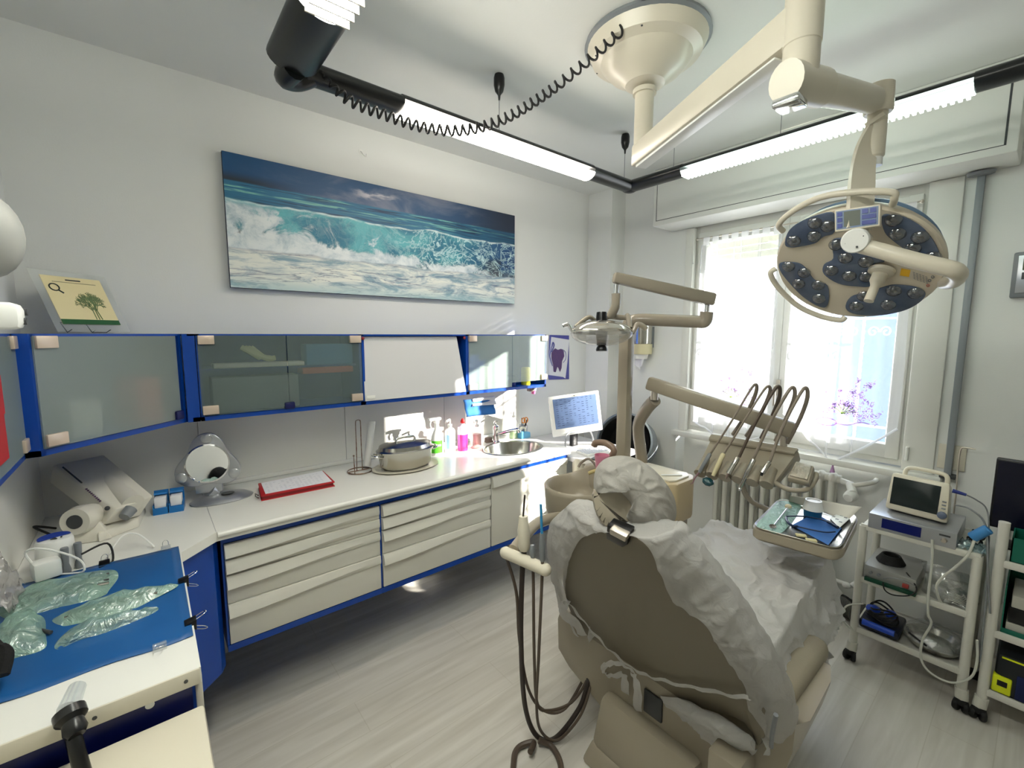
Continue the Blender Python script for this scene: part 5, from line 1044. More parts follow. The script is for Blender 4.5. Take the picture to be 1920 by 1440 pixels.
# cover round the backrest: from inner edge on the shell, round the side, to the front
inn = [(1066, 1140), (1060, 1100), (1068, 1052), (1086, 1014), (1112, 1000), (1136, 998), (1180, 1004), (1206, 1020), (1226, 1045), (1240, 1075), (1252, 1112), (1282, 1142), (1318, 1170), (1338, 1196), (1362, 1232), (1396, 1290), (1402, 1325), (1424, 1362), (1445, 1384)]
out = [(1048, 1132), (1035, 1080), (1026, 1030), (1030, 985), (1055, 958), (1090, 946), (1245, 985), (1270, 990), (1296, 1015), (1320, 1042), (1350, 1080), (1378, 1118), (1404, 1158), (1432, 1200), (1456, 1240), (1474, 1285), (1488, 1330), (1492, 1362), (1478, 1386)]
inn2 = smooth_path([V(x, y, 0) for x, y in inn], 9); out2 = smooth_path([V(x, y, 0) for x, y in out], 9)
R = []
for i, (a, b_) in enumerate(zip(inn2, out2)):
    pa, pb = pl(a.x, a.y, -.012), pl(b_.x, b_.y, .06); c = pl(b_.x*.8+a.x*.2, b_.y*.8+a.y*.2, .135); e = pl(b_.x*.45+a.x*.55, b_.y*.45+a.y*.55, .15)
    row = []
    for k in range(25):
        t = k/24
        q = pa*(1-t)**3+(pa*.45+pb*.55-PN*.035)*3*t*(1-t)**2+(pb)*3*t*t*(1-t)+pb*t**3
        row.append(q)
    for k in range(1, 7):
        t = k/6; row.append(pb*(1-t)**2+(pb+PN*.06)*2*t*(1-t)+c*t*t)
    for k in range(1, 4): row.append(c.lerp(e, k/3))
    g = noise.noise(V(i*.35, 0, 5))
    row = [q+(-PN)*(wrinkle(q, .005, 11, 1)+(.0045*max(0, sin(i*.6+k*.12)) if k > 5 else 0)) for k, q in enumerate(row)]
    R.append(row)
b = MB(); bm = b.bm; G = [[bm.verts.new(p) for p in r] for r in R]
for i in range(len(G)-1):
    for k in range(len(G[0])-1): bm.faces.new((G[i][k], G[i+1][k], G[i+1][k+1], G[i][k+1]))
bc = solo(b, 'backrest_cover', COV, 'white translucent disposable cover hugging the edge of the chair backrest', 'cover', sm=75, mods=None)
# sheet over seat and legs
def seat_sheet(s, t):     # s across (left hang .. top .. right hang), t along from back to foot and down
    if t < .74:
        q = t/.74; y = 1.22+.87*q; zt = .60+.095*q; drop = 0
    else:
        q = (t-.74)/.26; y = 2.09+.03*sin(q*pi/2); zt = .695-.47*q; drop = 1
    xl, xr = -.99, -.495
    if not drop: xr = -.46+(-.035)*min(1, (y-1.22)/.7)
    if s < .25: u = s/.25; x = xl-.03*(1-u); z = zt-.16*(1-u)
    elif s < .70: u = (s-.25)/.45; x = xl+(xr-xl)*u; z = zt+.012*sin(pi*u)
    else: u = (s-.70)/.30; x = xr+.06*sin(u*pi/2)*(1 if not drop else .25); z = zt-(.30+.05*sin(7*t))*u*(1 if t > .35 else .45+.55*t/.35)
    if drop: z = max(zt if .25 <= s <= .7 else min(z, zt), .20)
    p = V(x, y, z); n_ = .010*wrinkle(p, 1, 9, 4)+.006*sin(22*x+9*y)*noise.noise(p*6)
    if .2 < s < .75: p.z += n_*(1.3 if not drop else 0); p.y += n_ if drop else 0
    else: p.x += n_*1.4
    return p
ss = solo(MB().grid(seat_sheet, 110, 130), 'seat_sheet', COV2, 'crumpled white disposable sheet draped over the chair seat and leg rest', 'sheet', sm=75)
# tie strap, bow and loose flap
def strip(mb, pts, w, off=-.03, tw=None, n=8):
    P = smooth_path([pl(x, y, off if not isinstance(off, list) else off[i]) for i, (x, y) in enumerate(pts)], n); bm = mb.bm; prev = None
    for i, p in enumerate(P):
        t = (P[min(i+1, len(P)-1)]-P[max(i-1, 0)]).normalized(); s = t.cross(PN).normalized(); ww = w(i/len(P)) if callable(w) else w
        n1 = PN*-.003*sin(i*1.3)
        row = [bm.verts.new(p+s*ww*k/3+n1+PN*(-.004*(1-abs(k)/3)+.002*sin(i*.9+k))) for k in range(-3, 4)]
        if prev:
            for k in range(6): bm.faces.new((prev[k], prev[k+1], row[k+1], row[k]))
        prev = row
    return mb
tie = thing('cover_tie', 'knotted white fabric tie across the lower backrest with hanging tails', 'tie', (-.75, 1.1, .4))
T = lambda mb, nm: mb.build(nm, COV2, tie, True, sm=75)
T(strip(MB(), [(1062, 1124), (1095, 1165), (1140, 1215), (1190, 1255), (1240, 1275), (1320, 1293), (1405, 1310)], .007, -.016), 'strap')
T(strip(MB(), [(1062, 1160), (1085, 1195), (1110, 1230), (1158, 1288)], .004, -.014), 'lower_strap')
T(strip(MB(), [(1192, 1262), (1165, 1245), (1140, 1245), (1130, 1256), (1145, 1268), (1170, 1262)], .010, [-.03, -.05, -.055, -.05, -.045, -.035]), 'bow_loop')
T(strip(MB(), [(1170, 1262), (1172, 1300), (1168, 1345), (1160, 1372)], lambda t: .014+.010*t, [-.04, -.055, -.06, -.06]), 'hanging_tail')
T(strip(MB(), [(1188, 1262), (1196, 1300), (1192, 1350), (1190, 1393)], lambda t: .013+.009*t, [-.045, -.065, -.07, -.07]), 'hanging_tail')
fo = [(1228, 1305), (1270, 1308), (1320, 1328), (1370, 1350), (1405, 1378), (1420, 1405), (1400, 1422), (1352, 1424), (1318, 1405), (1290, 1370), (1255, 1335)]
fo2 = spx(fo, 4); cx, cy = 1335, 1368; R = []
for k in range(9):
    f = 1-k/8*.98; R.append([pl(cx+(x-cx)*f, cy+(y-cy)*f, -.015-.035*(1-f*f)) for x, y in fo2])
R = [[p-PN*wrinkle(p, .007, 18, 7) for p in r] for r in R]
solo(MB().ring(R), 'cover_flap', COV2, 'baggy loose end of white cover bulging under the backrest', 'cover', sm=75)
# left-over gathers at the left edge of the backrest
solo(MB().grid(lambda s, t: pl(1050+20*s+30*t*t+(-6)*sin(6*t), 1128+62*t, -.016)+PN*.006*sin(9*t+3*s), 6, 10), 'cover_gather', COV2, 'gathered end of the white cover at the left side of the backrest', 'cover', sm=75)
# ================================================================== SURGICAL LAMP ON THE CEILING
LMP = mat('ivory_lamp_enamel', (206, 199, 182), .3)
sl_ = thing('surgical_lamp', 'large ceiling mounted surgical lamp with round multi-lens head on jointed arms', 'surgical lamp', (-1.1, 1.58, ZC))
S = lambda mb, nm, m=LMP, par=None, **k: mb.build(nm, m, par or sl_, True, **k)
SX0, SY0 = -1.1, 1.58
S(MB().lathe([(.232, 0), (.236, -.012), (.222, -.02)][::-1], (SX0, SY0, ZC), n=44, cap=False), 'rubber_seal', GREYP)
can = S(MB().lathe([(.0, -.168), (.048, -.168), (.075, -.160), (.098, -.135), (.135, -.118), (.165, -.085), (.172, -.075), (.205, -.06), (.224, -.02), (.224, -.004)], (SX0, SY0, ZC), n=48, cap=False), 'ceiling_canopy', LMP, sm=25)
for a in (200, 235, 300): MB().ball(V(SX0+.197*cos(radians(a)), SY0+.197*sin(radians(a)), ZC-.062), .004).build('screw', DGREY, can, True)
zb_ = 2.345
S(MB().lathe([(.045, .375-.168+.0), (.045, .19), (.036, .19), (.036, 0)], (SX0, SY0, zb_), n=26), 'drop_tube')
el = at(1505, 62, 2, 2.36); a0 = V(SX0, SY0, zb_-.012); d = (el-a0); d.z = 0; L_ = d.length; d.normalize(); s_ = V(-d.y, d.x, 0)
el = V(el.x, el.y, 0)
def bar(p, q, w0, w1, z00, z01, z10, z11, bev=.008):
    return MB().hexa([V(p.x, p.y, z00)-s_*w0, V(q.x, q.y, z10)-s_*w1, V(q.x, q.y, z10)+s_*w1, V(p.x, p.y, z00)+s_*w0, V(p.x, p.y, z01)-s_*w0, V(q.x, q.y, z11)-s_*w1, V(q.x, q.y, z11)+s_*w1, V(p.x, p.y, z01)+s_*w0], bev)
S(bar(a0-d*.03, el, .034, .040, zb_-.075, zb_+.005, zb_-.012, zb_+.085), 'main_arm')
S(bar(a0-d*.01, a0+d*L_*.92, .024, .028, zb_-.083, zb_-.07, zb_-.022, zb_-.010, .003), 'cable_cover', WHITE)
S(MB().lathe([(.044, .10), (.044, -.035), (.042, -.037), (.042, -.10), (.038, -.13), (.025, -.15)], (el.x, el.y, zb_+.02), n=28), 'elbow_hub')
f0 = at(1500, 130, 2, 2.23); f1 = at(1648, 190, 2, 2.305)
e_ = V(el.x, el.y, 2.24); g0 = V(f1.x, f1.y, 2.305)
dd_ = (g0-e_).normalized()
S(MB().tube([e_-dd_*.06, e_, e_+dd_*.1], .044, 20, 4, flat=1.1), 'spring_housing')
S(MB().tube([e_+dd_*.03, e_.lerp(g0, .35), g0-dd_*.04], lambda t: .040-.008*t, 18, 4, flat=1.15), 'spring_arm')
S(MB().b2(V(e_.x-.03, e_.y-.085, e_.z-.075), V(e_.x+.03, e_.y-.02, e_.z-.055), .004), 'chrome_clip', CHROME)
S(MB().lathe([(.036, .045), (.038, -.03), (.034, -.036)], g0, n=24), 'arm_end_cap')
S(MB().lathe([(.026, -.034), (.026, -.16), (.022, -.165)][::-1], g0, n=20), 'swivel_tube')
S(MB().lathe([(.0, -.19), (.022, -.188), (.022, -.165)], g0, n=20), 'swivel_end', WHITE)
# lamp head: a tilted disc
HC = V(-.435, 1.80, 1.8196); HN = V(-.0523, -1, -1.0067).normalized(); MH = frame(HC, HN, (1, 0, 0))
def fp(px, py, dd=0): d = ray(px, py); p0 = HC+HN*dd; return CAM+d*((p0-CAM).dot(HN)/d.dot(HN))
MHi = MH.inverted(); loc = lambda p: MHi@p
eL, eR, eB = fp(1456, 470), fp(1795, 500), fp(1640, 595)
rad = .2235
hdo = S(MB().lathe([(rad*.80, -.060), (rad*.93, -.050), (rad*1.0, -.025), (rad*1.01, -.008), (rad*.985, 0), (0, .001)][::1], HC, HN, 64), 'lamp_head', mat('warm_white_enamel', (196, 186, 168), .32), sm=30)
S(MB().lathe([(rad*.0, -.100), (rad*.75, -.092), (rad*.90, -.078), (rad*.94, -.062), (rad*.80, -.0605)], HC, HN, 64), 'blue_back_shell', mat('pale_blue_shell', (128, 156, 186), .35), hdo)
LENSB = mat('lens_pod_blue_grey', (70, 84, 108), .12, spec=.8, vary=.3, vscale=14, rgb2=(92, 104, 126))
def pod(pts):
    q = [loc(fp(x, y)) for x, y in smooth2(pts)]; return S(MB().prism([(p.x, p.y) for p in q], .005, MH@Matrix.Translation((0, 0, .0005)), .0015), 'lens_pod', LENSB, hdo)
def smooth2(pts, n=4): return [(p.x, p.y) for p in smooth_path([V(x, y, 0) for x, y in pts], n, True)]
def z4(x, y): return (1420+x/3.428, 200+y/3.428)
zy = lambda x, y, yy: at(*z4(x, y), 1, yy)
pods = [
 [(180, 880), (200, 800), (270, 740), (380, 695), (495, 680), (500, 800), (430, 830), (380, 870), (300, 890), (220, 900)],
 [(150, 1000), (260, 1000), (320, 1040), (370, 1110), (455, 1150), (455, 1270), (400, 1280), (300, 1220), (210, 1130), (150, 1050)],
 [(480, 860), (540, 840), (600, 860), (680, 930), (820, 990), (750, 1010), (745, 1140), (640, 1150), (520, 1130), (430, 1070), (430, 1010), (490, 970)],
 [(800, 700), (870, 690), (960, 710), (1060, 770), (1130, 850), (1170, 930), (1170, 985), (1080, 960), (960, 915), (880, 860), (820, 800)],
 [(570, 1290), (600, 1220), (700, 1190), (830, 1150), (900, 1140), (1020, 1155), (1080, 1190), (1060, 1240), (960, 1300), (800, 1335), (640, 1330)]]
pobj = [pod([z4(x, y) for x, y in p]) for p in pods]
bulbs = {0: [(240, 855), (375, 740), (370, 825), (455, 760)], 1: [(205, 1020), (305, 1060), (270, 1130), (395, 1140), (400, 1225)], 2: [(510, 880), (570, 965), (700, 990), (480, 1045), (595, 1080), (705, 1085)], 3: [(880, 720), (905, 810), (1050, 830), (1000, 905), (1130, 960)], 4: [(640, 1275), (690, 1210), (845, 1265), (880, 1175), (1020, 1190)]}
BD = sheer('clear_dome', (70, 74, 80), .45, .05, gloss=.35, rough=.06)
for k, L in bulbs.items():
    for x, y in L:
        p = fp(*z4(x, y)); MB().lathe([(.0205, .004), (.021, .007), (.017, .014), (.009, .019), (0, .020)], p, HN, 18, cap=False).lathe([(.009, .0065), (0, .0066)], p, HN, 14, cap=False).build('lens_dome', [BD], pobj[k], True)
# control panel, yoke, handle bar, sterile handle
cq = [at(*z4(x, y), 1, 1.595) for x, y in ((497, 805), (788, 765), (792, 625), (495, 665))]
cn = (cq[1]-cq[0]).cross(cq[3]-cq[0]).normalized(); cn = -cn if cn.dot(CAM-cq[0]) < 0 else cn
pan_ = S(MB().hexa([p-cn*.02 for p in cq]+cq, .003), 'control_panel')
cf = lambda s, t: (cq[0]*(1-s)+cq[1]*s)*(1-t)+(cq[3]*(1-s)+cq[2]*s)*t
def cquad(s0, s1, t0, t1, h, m, nm, par): return S(MB().hexa([cf(s, t)+cn*.0002 for s, t in ((s0, t0), (s1, t0), (s1, t1), (s0, t1))]+[cf(s, t)+cn*h for s, t in ((s0, t0), (s1, t0), (s1, t1), (s0, t1))]), nm, m, par)
cquad(.04, .96, .08, .92, .001, mat('panel_grey_blue', (96, 116, 150), .3), 'panel_face', pan_)
cquad(.22, .58, .16, .86, .002, mat('lcd_grey', (92, 98, 90), .15), 'display', pan_)
BB = mat('button_blue', (18, 44, 128), .3)
for s0, s1, t0, t1 in ((.07, .18, .14, .33), (.07, .18, .41, .60), (.07, .18, .67, .86), (.62, .75, .66, .86), (.79, .92, .66, .86), (.62, .92, .40, .60), (.62, .92, .14, .33)): cquad(s0, s1, t0, t1, .003, BB, 'button', pan_)
def zf(x, y, dd): return fp(*z4(x, y), dd)
pvt = S(MB().lathe([(.032, -.02), (.034, .0), (.034, .012), (.031, .016), (.0, .016)], zy(632, 860, 1.60), V(.1, -1, -.25), 28), 'pivot_disc', WHITE)
for a in (20, 110, 200, 290): MB().ball(zy(632, 860, 1.60)+V(.022*cos(radians(a)), -.014, .022*sin(radians(a))), .0028).build('screw', DGREY, pvt, True)
yk = [V(g0.x-.0, g0.y-.03, g0.z-.06), zy(765, 125, 1.76), zy(705, 260, 1.745), zy(680, 380, 1.72), zy(668, 520, 1.67), zy(660, 640, 1.635), zy(645, 790, 1.62)]
P = smooth_path(yk, 6); R = []
for i, p in enumerate(P):
    t = (P[min(i+1, len(P)-1)]-P[max(i-1, 0)]).normalized(); w_ = RT.copy(); w_ = (w_-t*w_.dot(t)).normalized(); n_ = t.cross(w_)
    wd_ = .024+.010*min(1, i/len(P)*1.6); R.append([p-w_*wd_-n_*.008, p+w_*wd_-n_*.008, p+w_*wd_+n_*.008, p-w_*wd_+n_*.008])
S(MB().ring(R), 'yoke')
S(MB().tube([zy(645, 770, 1.62), zy(660, 830, 1.615), zy(690, 870, 1.625)], .022, 12), 'yoke_end')
S(MB().tube([zy(650, 890, 1.615), zy(760, 918, 1.615), zy(1000, 985, 1.62), zy(1230, 1040, 1.63), zy(1285, 1066, 1.65), zy(1290, 1090, 1.68), zy(1265, 1118, 1.73), fp(*z4(1215, 1130), -.005)], .0195, 14, 6, flat=1.1), 'side_bar')
hb_ = zf(800, 1050, 0)
hn2 = (zf(715, 1250, .10)-hb_).normalized()
S(MB().lathe([(.036, 0), (.034, .010), (.020, .016), (.020, .04), (.017, .045), (.0125, .055), (.0135, (zf(715, 1250, .10)-hb_).length), (.007, (zf(715, 1250, .10)-hb_).length)], hb_, hn2, 24), 'sterile_handle')
for pts in ([(165, 800), (140, 755), (230, 670), (400, 585), (620, 550), (860, 550), (880, 590), (870, 630)], [(120, 1040), (85, 1075), (140, 1170), (260, 1280), (400, 1345), (530, 1372), (565, 1350)]):
    S(MB().tube([zf(x, y, 0 if i in (0, len(pts)-1) else .012) for i, (x, y) in enumerate(pts)], .0095, 10, 8), 'grab_rail')
st_ = MB()
cquadp = [zf(915, 1085, .0015), zf(975, 1095, .0015), zf(985, 1050, .0015), zf(925, 1038, .0015)]
MB().quad(*cquadp).build('warning_sticker', mat('yellow_sticker', (222, 172, 40), .5), hdo, True, recalc=False, sm=0)
lb_ = MB(); random.seed(4)
for r in range(5):
    for c in range(5):
        x, y = 1000+c*20+r*1, 1062+c*7+r*10; lb_.quad(zf(x, y, .0016), zf(x+13, y+5, .0016), zf(x+13, y+9, .0016), zf(x, y+4, .0016))
lb_.build('rating_plate_text', GREYP, hdo, True, recalc=False, sm=0)
for (x, y, c) in ((1127, 1095, GREYP), (1107, 1118, GREYP), (1097, 1150, mat('red_ring', (190, 96, 80), .5))): MB().tube([zf(x+9*cos(t), y+8*sin(t), .0015) for t in [2*pi*k/12 for k in range(12)]], .0010, 5, 1, True).build('label_ring', c, hdo, True)
# ================================================================== CURTAINS, GRILLE, WINDOW WALL
SH = sheer('sheer_curtain', (232, 234, 240), .80, .5, fold=True); LILAC = sheer('lilac_thread', (190, 150, 208), .1, .8); LEAF = sheer('leaf_thread', (180, 200, 120), .1, .8); TASS = mat('tassel_mauve', (186, 146, 192), .8)
SH.node_tree.nodes
rod = solo(MB().tube([(-1.64, YW-.03, 2.262), (-.47, YW-.03, 2.262)], .005, 8, 0).ball((-1.64, YW-.03, 2.262), .009).ball((-.47, YW-.03, 2.262), .009), 'curtain_rod', BRUSH, 'thin metal curtain rod across the top of the window', 'rod')
def curtain(xa, xb, ztop, zs_, tip, lb, flowers, seed, fold):
    t = thing('curtain', lb, 'curtain', ((xa+xb)/2, YW-.03, tip[1]))
    def f(s, v):
        x = xa+(xb-xa)*s; ms = (tip[0]-xa)/(xb-xa); k = abs(s-ms)/max(ms, 1-ms); k = min(1, k); zb = tip[1]+(zs_-tip[1])*k
        y = YW-.030-.009*(1+sin(fold*2*pi*s+.5*sin(5*v+seed)))-.004*sin(fold*4.6*pi*s+2*v)-.010*abs(noise.noise(V(s*5+seed, v*1.6, 1)))
        return V(x+.006*sin(7*v+9*s)*v, y, ztop+(zb-ztop)*v)
    MB().grid(f, 150, 30).build('fabric', SH, t, True, sm=80)
    tb = MB()
    for k in range(8): 
        s = (k+.5)/8; x = xa+(xb-xa)*s; tb.quad((x-.022, YW-.037, ztop-.005), (x+.022, YW-.037, ztop-.005), (x+.022, YW-.036, ztop+.05), (x-.022, YW-.036, ztop+.05))
    tb.build('hanging_tabs', sheer('sheer_tab', (238, 238, 240), .2, .5) if 'sheer_tab' not in MATS else MATS['sheer_tab'], t, True, sm=0)
    hem = MB(); pts = [f(s/40, 1) for s in range(41)]; hem.tube([p+V(0, -.001, .003) for p in pts], .007, 6, 0, flat=.8); hem.build('hem', MATS['sheer_tab'], t, True)
    rnd = random.Random(seed); fl, lf = MB(), MB()
    cx, cz = flowers
    for (ang, ln) in ((150, .10), (120, .16), (96, .15), (72, .22), (58, .25), (35, .16), (10, .17), (-8, .15), (172, .08)):
        a = radians(ang); n = int(ln/.0065)
        for k in range(n):
            r = .03+ln*k/n; px, pz = cx+r*cos(a)*.9, cz+r*sin(a)*.85+.02*sin(k*.5)
            for j in range(5):
                x, z = px+rnd.uniform(-.014, .014)*(1-.4*k/n), pz+rnd.uniform(-.012, .012)
                if xa+.01 < x < xb-.01: fl.ball((x, YW-.052, z), (rnd.uniform(.003, .006), .001, rnd.uniform(.002, .005)), 1) if False else fl.quad((x-.003, YW-.053, z-.002), (x+.003, YW-.053, z-.002), (x+.002, YW-.053, z+.003), (x-.002, YW-.053, z+.002))
    fl.build('flower_embroidery', LILAC, t, True, recalc=False, sm=0)
    for a in (60, 85, 110, 40, 140, 20): a = radians(a); p = V(cx, YW-.054, cz); e = V(cx+.07*cos(a), YW-.054, cz+.06*sin(a)); lf.tube([p, (p+e)/2+V(.006, 0, .004), e], .002, 5, 3)
    lf.build('leaf_embroidery', LEAF, t, True)
    MB().tube([V(cx-.07+.05*cos(u), YW-.054, cz-.055+.022*sin(u)) for u in [2*pi*k/12 for k in range(12)]], .0028, 5, 3, True).tube([(cx-.03, YW-.054, cz-.055), (cx+.03, YW-.054, cz-.06), (cx+.09, YW-.054, cz-.035), (cx+.13, YW-.054, cz-.04)], .0025, 5, 4).build('bow_embroidery', LILAC, t, True)
    tt = V(tip[0], YW-.04, tip[1]); MB().lathe([(.004, 0), (.006, -.012), (.005, -.018), (.013, -.055), (0, -.056)][::-1], tt, n=12).build('tassel', TASS, t, True)
fl1, fl2 = at(1372, 745, 1, YW-.03), at(1580, 775, 1, YW-.03)
tpR = at(1562, 868, 1, YW-.04); sR = at(1690, 792, 1, YW-.04)
curtain(-1.60, -1.09, 2.215, .98, (-1.33, .86), 'left sheer white curtain with lilac embroidery, behind the instrument arm', (fl1.x, fl1.z), 1, 4)
curtain(-1.02, -.475, 2.215, sR.z-.03, (tpR.x, tpR.z), 'right sheer white curtain with lilac embroidery and pointed hem with tassel', (fl2.x, fl2.z), 2, 4.5)
# wrought iron grille outside
gr = thing('window_grille', 'white wrought iron grille with twisted bars and scrolls outside the window', 'grille', (-1.05, YW+.30, .93))
GW = mat('grille_white', (222, 226, 232), .5)
gy = YW+.31
for k in range(9):
    x = -1.68+k*.158
    R = [[V(x+.008*cos(a+z*40), gy+.008*sin(a+z*40), z) for a in (0, pi/2, pi, 3*pi/2)] for z in [.93+.0125*j for j in range(115)]]
    MB().ring(R).build('twisted_bar', GW, gr, True, sm=0)
for z in (1.05, 1.70, 2.2): MB().b2((-1.72, gy-.006, z-.006), (-.38, gy+.006, z+.006)).build('cross_rail', GW, gr, True)
for k in range(8):
    for s in (-1, 1):
        cx = -1.6+k*.158; P = []
        for j in range(22): a = j/21*2.6*pi; r = .034*(1-j/26); P.append(V(cx+s*(.034-r*cos(a)*.9)*.9, gy-.014, 1.62+r*sin(a)))
        MB().tube(P, .0045, 6, 0).build('scroll', GW, gr, True)
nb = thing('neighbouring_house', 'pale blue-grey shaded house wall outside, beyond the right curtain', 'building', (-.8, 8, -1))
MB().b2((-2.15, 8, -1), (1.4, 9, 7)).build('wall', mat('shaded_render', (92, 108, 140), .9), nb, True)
MB().b2((-2.3, 7.85, 3.2), (1.55, 9, 3.35)).build('balcony_slab', WFRAME, nb, True)
# conduit, socket, rod, thermostat
cd_ = thing('grey_pole', 'thin grey metal pole rising beside the window to the shutter box', 'pole', (-.27, YW-.03, .88))
MB().b2((-.285, YW-.035, .90), (-.258, YW-.010, 2.345), .003).build('pole', mat('grey_metal_paint', (134, 140, 144), .4), cd_, True)
MB().lathe([(.0, 2.331), (.045, 2.333), (.05, 2.345), (0, 2.348)], (-.272, YW-.045, 0), n=20, sy=.7).build('ceiling_flange', GREYP, cd_, True)
MB().b2((-.30, YW-.045, .895), (-.24, YW-.0, .915), .003).build('foot_bracket', DGREY, cd_, True)
solo(MB().b2((-.315, YW-.010, .935), (-.215, YW-.001, 1.06), .004), 'cable_trunking', IVORY, 'short cream cable trunking plate behind the grey pole', 'plate')
hk = [at(x, y, 1, YW-.05) for x, y in ((1793, 920), (1797, 870), (1802, 842), (1814, 840), (1830, 843))]
solo(MB().tube([hk[0]-V(0, 0, .12)]+hk, .0035, 8, 4), 'bent_rod', BRUSH, 'thin hooked metal rod sticking up behind the patient monitor', 'rod')
th_ = thing('thermostat', 'grey framed wall thermostat cut off by the right edge', 'thermostat', (-.07, YW-.02, 1.75))
q0, q1 = at(1891, 563, 1, YW-.03), at(1899, 474, 1, YW-.03)
MB().b2((q0.x, YW-.03, q0.z+.01), (q0.x+.17, YW-.001, q1.z), .006).build('frame', GREYP, th_, True)
MB().b2((q0.x+.015, YW-.034, q0.z+.03), (q0.x+.155, YW-.029, q1.z-.015), .002).build('face', SILVER, th_, True)
MB().b2((q0.x+.03, YW-.036, q0.z+.13), (q0.x+.14, YW-.033, q1.z-.03), .001).build('display', mat('olive_lcd', (86, 90, 62), .2), th_, True)
MB().b2((q0.x+.03, YW-.036, q0.z+.09), (q0.x+.14, YW-.033, q0.z+.12), .001).build('button_row', DGREY, th_, True)
# radiator
rd = thing('radiator', 'white column radiator in the niche under the window', 'radiator', (-1.05, YW+.06, .1))
RADM = mat('radiator_enamel', (214, 213, 204), .35)
for k in range(12):
    x = -1.44+k*.062
    for y in (YW+.03, YW+.09):
        MB().tube([(x, y, .14), (x, y, .4), (x, y, .74)], .0165, 10, 2).build('column', RADM, rd, True)
for z in (.13, .75):
    MB().cyl((-1.475, YW+.06, z), (-.72, YW+.06, z), .026, n=14).build('header', RADM, rd, True)
    for k in range(12): MB().ball((-1.44+k*.062, YW+.06, z), (.028, .052, .035), 1).build('end_lobe', RADM, rd, True)
MB().cyl((-.72, YW+.06, .745), (-.66, YW+.04, .74), .017).cyl((-.67, YW+.04, .74), (-.64, YW-.03, .71), .022).build('valve', WHITE, rd, True)
MB().lathe([(.026, 0), (.032, .01), (.030, .05), (.022, .062), (0, .064)], (-.645, YW-.0, .70), (-.15, -1, -.25), 20).build('valve_knob', WHITE, rd, True)
MB().tube([(-.66, YW+.02, .74), (-.60, YW+.02, .765), (-.57, YW+.06, .775), (-.57, YW+.125, .775)], .013, 10).build('valve_pipe', RADM, rd, True)
MB().cyl((-.72, YW+.06, .13), (-.62, YW+.03, .14), .012).ball((-.64, YW+.01, .145), .02).cyl((-.62, YW+.03, .14), (-.58, YW+.1, .19), .014).build('lower_valve', WHITE, rd, True)
hz = [at(1528, 1135, 1, 2.93), at(1560, 1146, 1, 2.95), at(1600, 1160, 1, 2.96), at(1650, 1180, 1, 2.97)]
P = smooth_path([V(-.95, 2.975, .06)]+[V(p.x, 2.98, .06) for p in hz]+[V(-.1, 2.985, .06)], 30); R = []
for i, p in enumerate(P):
    r = .05+.006*(i % 2); R.append([p+V(0, cos(2*pi*k/16)*r, sin(2*pi*k/16)*r) for k in range(16)])
solo(MB().ring(R), 'corrugated_hose', mat('grey_ribbed_hose', (120, 120, 114), .5), 'fat grey ribbed hose lying along the wall under the window', 'hose', sm=20)
solo(MB().tube([V(-.80, 2.80, .14), at(1545, 1118, 1, 2.86), at(1575, 1115, 1, 2.86), at(1597, 1128, 1, 2.86), V(-.50, 2.9, .06), V(-.3, 2.92, .012), V(.1, 2.85, .01)], .006, 7), 'floor_cable', RUB, 'thin black cable arching over the ribbed hose by the trolley', 'cable')
# ================================================================== TROLLEYS
TRW = mat('trolley_white', (206, 204, 194), .35)
def trolley(name, lab, x0, x1, yf, yb_, zsh, ztop):
    t = thing(name, lab, 'trolley', ((x0+x1)/2, (yf+yb_)/2, 0)); Bt = lambda m, n, c=TRW, par=None: m.build(n, c, par or t, True)
    for x, y, sx_ in ((x0, yf, -1), (x1, yf, 1), (x0, yb_, -1), (x1, yb_, 1)):
        l = Bt(MB().tube([(x+sx_*.0, y, .075), (x, y, ztop)], .017, 12, 0).tube([(x+sx_*.004, y, .05), (x, y, .10)], .022, 12, 0), 'leg')
        w = MB(); 
        for s in (-1, 1): w.lathe([(.006, -.009), (.024, -.009), (.027, -.004), (.027, .004), (.024, .009), (.006, .009)], (x+s*.012+sx_*.004, y-.008, .0275), (1, .3*s, 0), 16)
        w.b2((x+sx_*.004-.02, y-.028, .03), (x+sx_*.004+.02, y+.018, .056), .008); Bt(w, 'caster', RUB, l)
    for z in zsh:
        Bt(MB().b2((x0-.008, yf-.005, z-.022), (x1+.008, yb_, z-.004), .004).b2((x0-.01, yf-.012, z-.024), (x1+.01, yf+.004, z+.006), .005).b2((x0-.01, yb_-.004, z-.024), (x1+.01, yb_+.006, z+.006), .005), 'shelf')
    return t
T1 = trolley('equipment_trolley', 'white three-shelf trolley carrying the patient monitor, right of the radiator', -.495, -.115, 2.60, 2.90, (.70, .44, .18), .694)
T2 = trolley('equipment_trolley', 'second white trolley with green baskets, cut off by the right edge', -.055, .33, 2.60, 2.90, (.70, .40, .14), .86)
def front_pt(px, py, y): return at(px, py, 1, y)
sb_ = thing('steel_recorder', 'silver electronic unit with dark blue display under the patient monitor', 'device', (-.33, 2.70, .697))
MB().b2((-.478, 2.585, .697), (-.18, 2.88, .768), .004).build('case', mat('brushed_aluminium', (176, 178, 182), .3, .7), sb_, True)
MB().b2((-.428, 2.5835, .712), (-.292, 2.586, .757)).build('blue_display', mat('deep_blue_display', (8, 20, 92), .2), sb_, True)
MB().cyl((-.218, 2.586, .728), (-.218, 2.570, .728), .011, .008, 16).build('knob', BRUSH, sb_, True)
MB().b2((-.235, 2.583, .745), (-.20, 2.586, .752)).build('marking', DGREY, sb_, True)
mo2 = thing('patient_monitor', 'cream patient monitor with carrying handle and dark screen on the silver unit', 'monitor', (-.32, 2.72, .77))
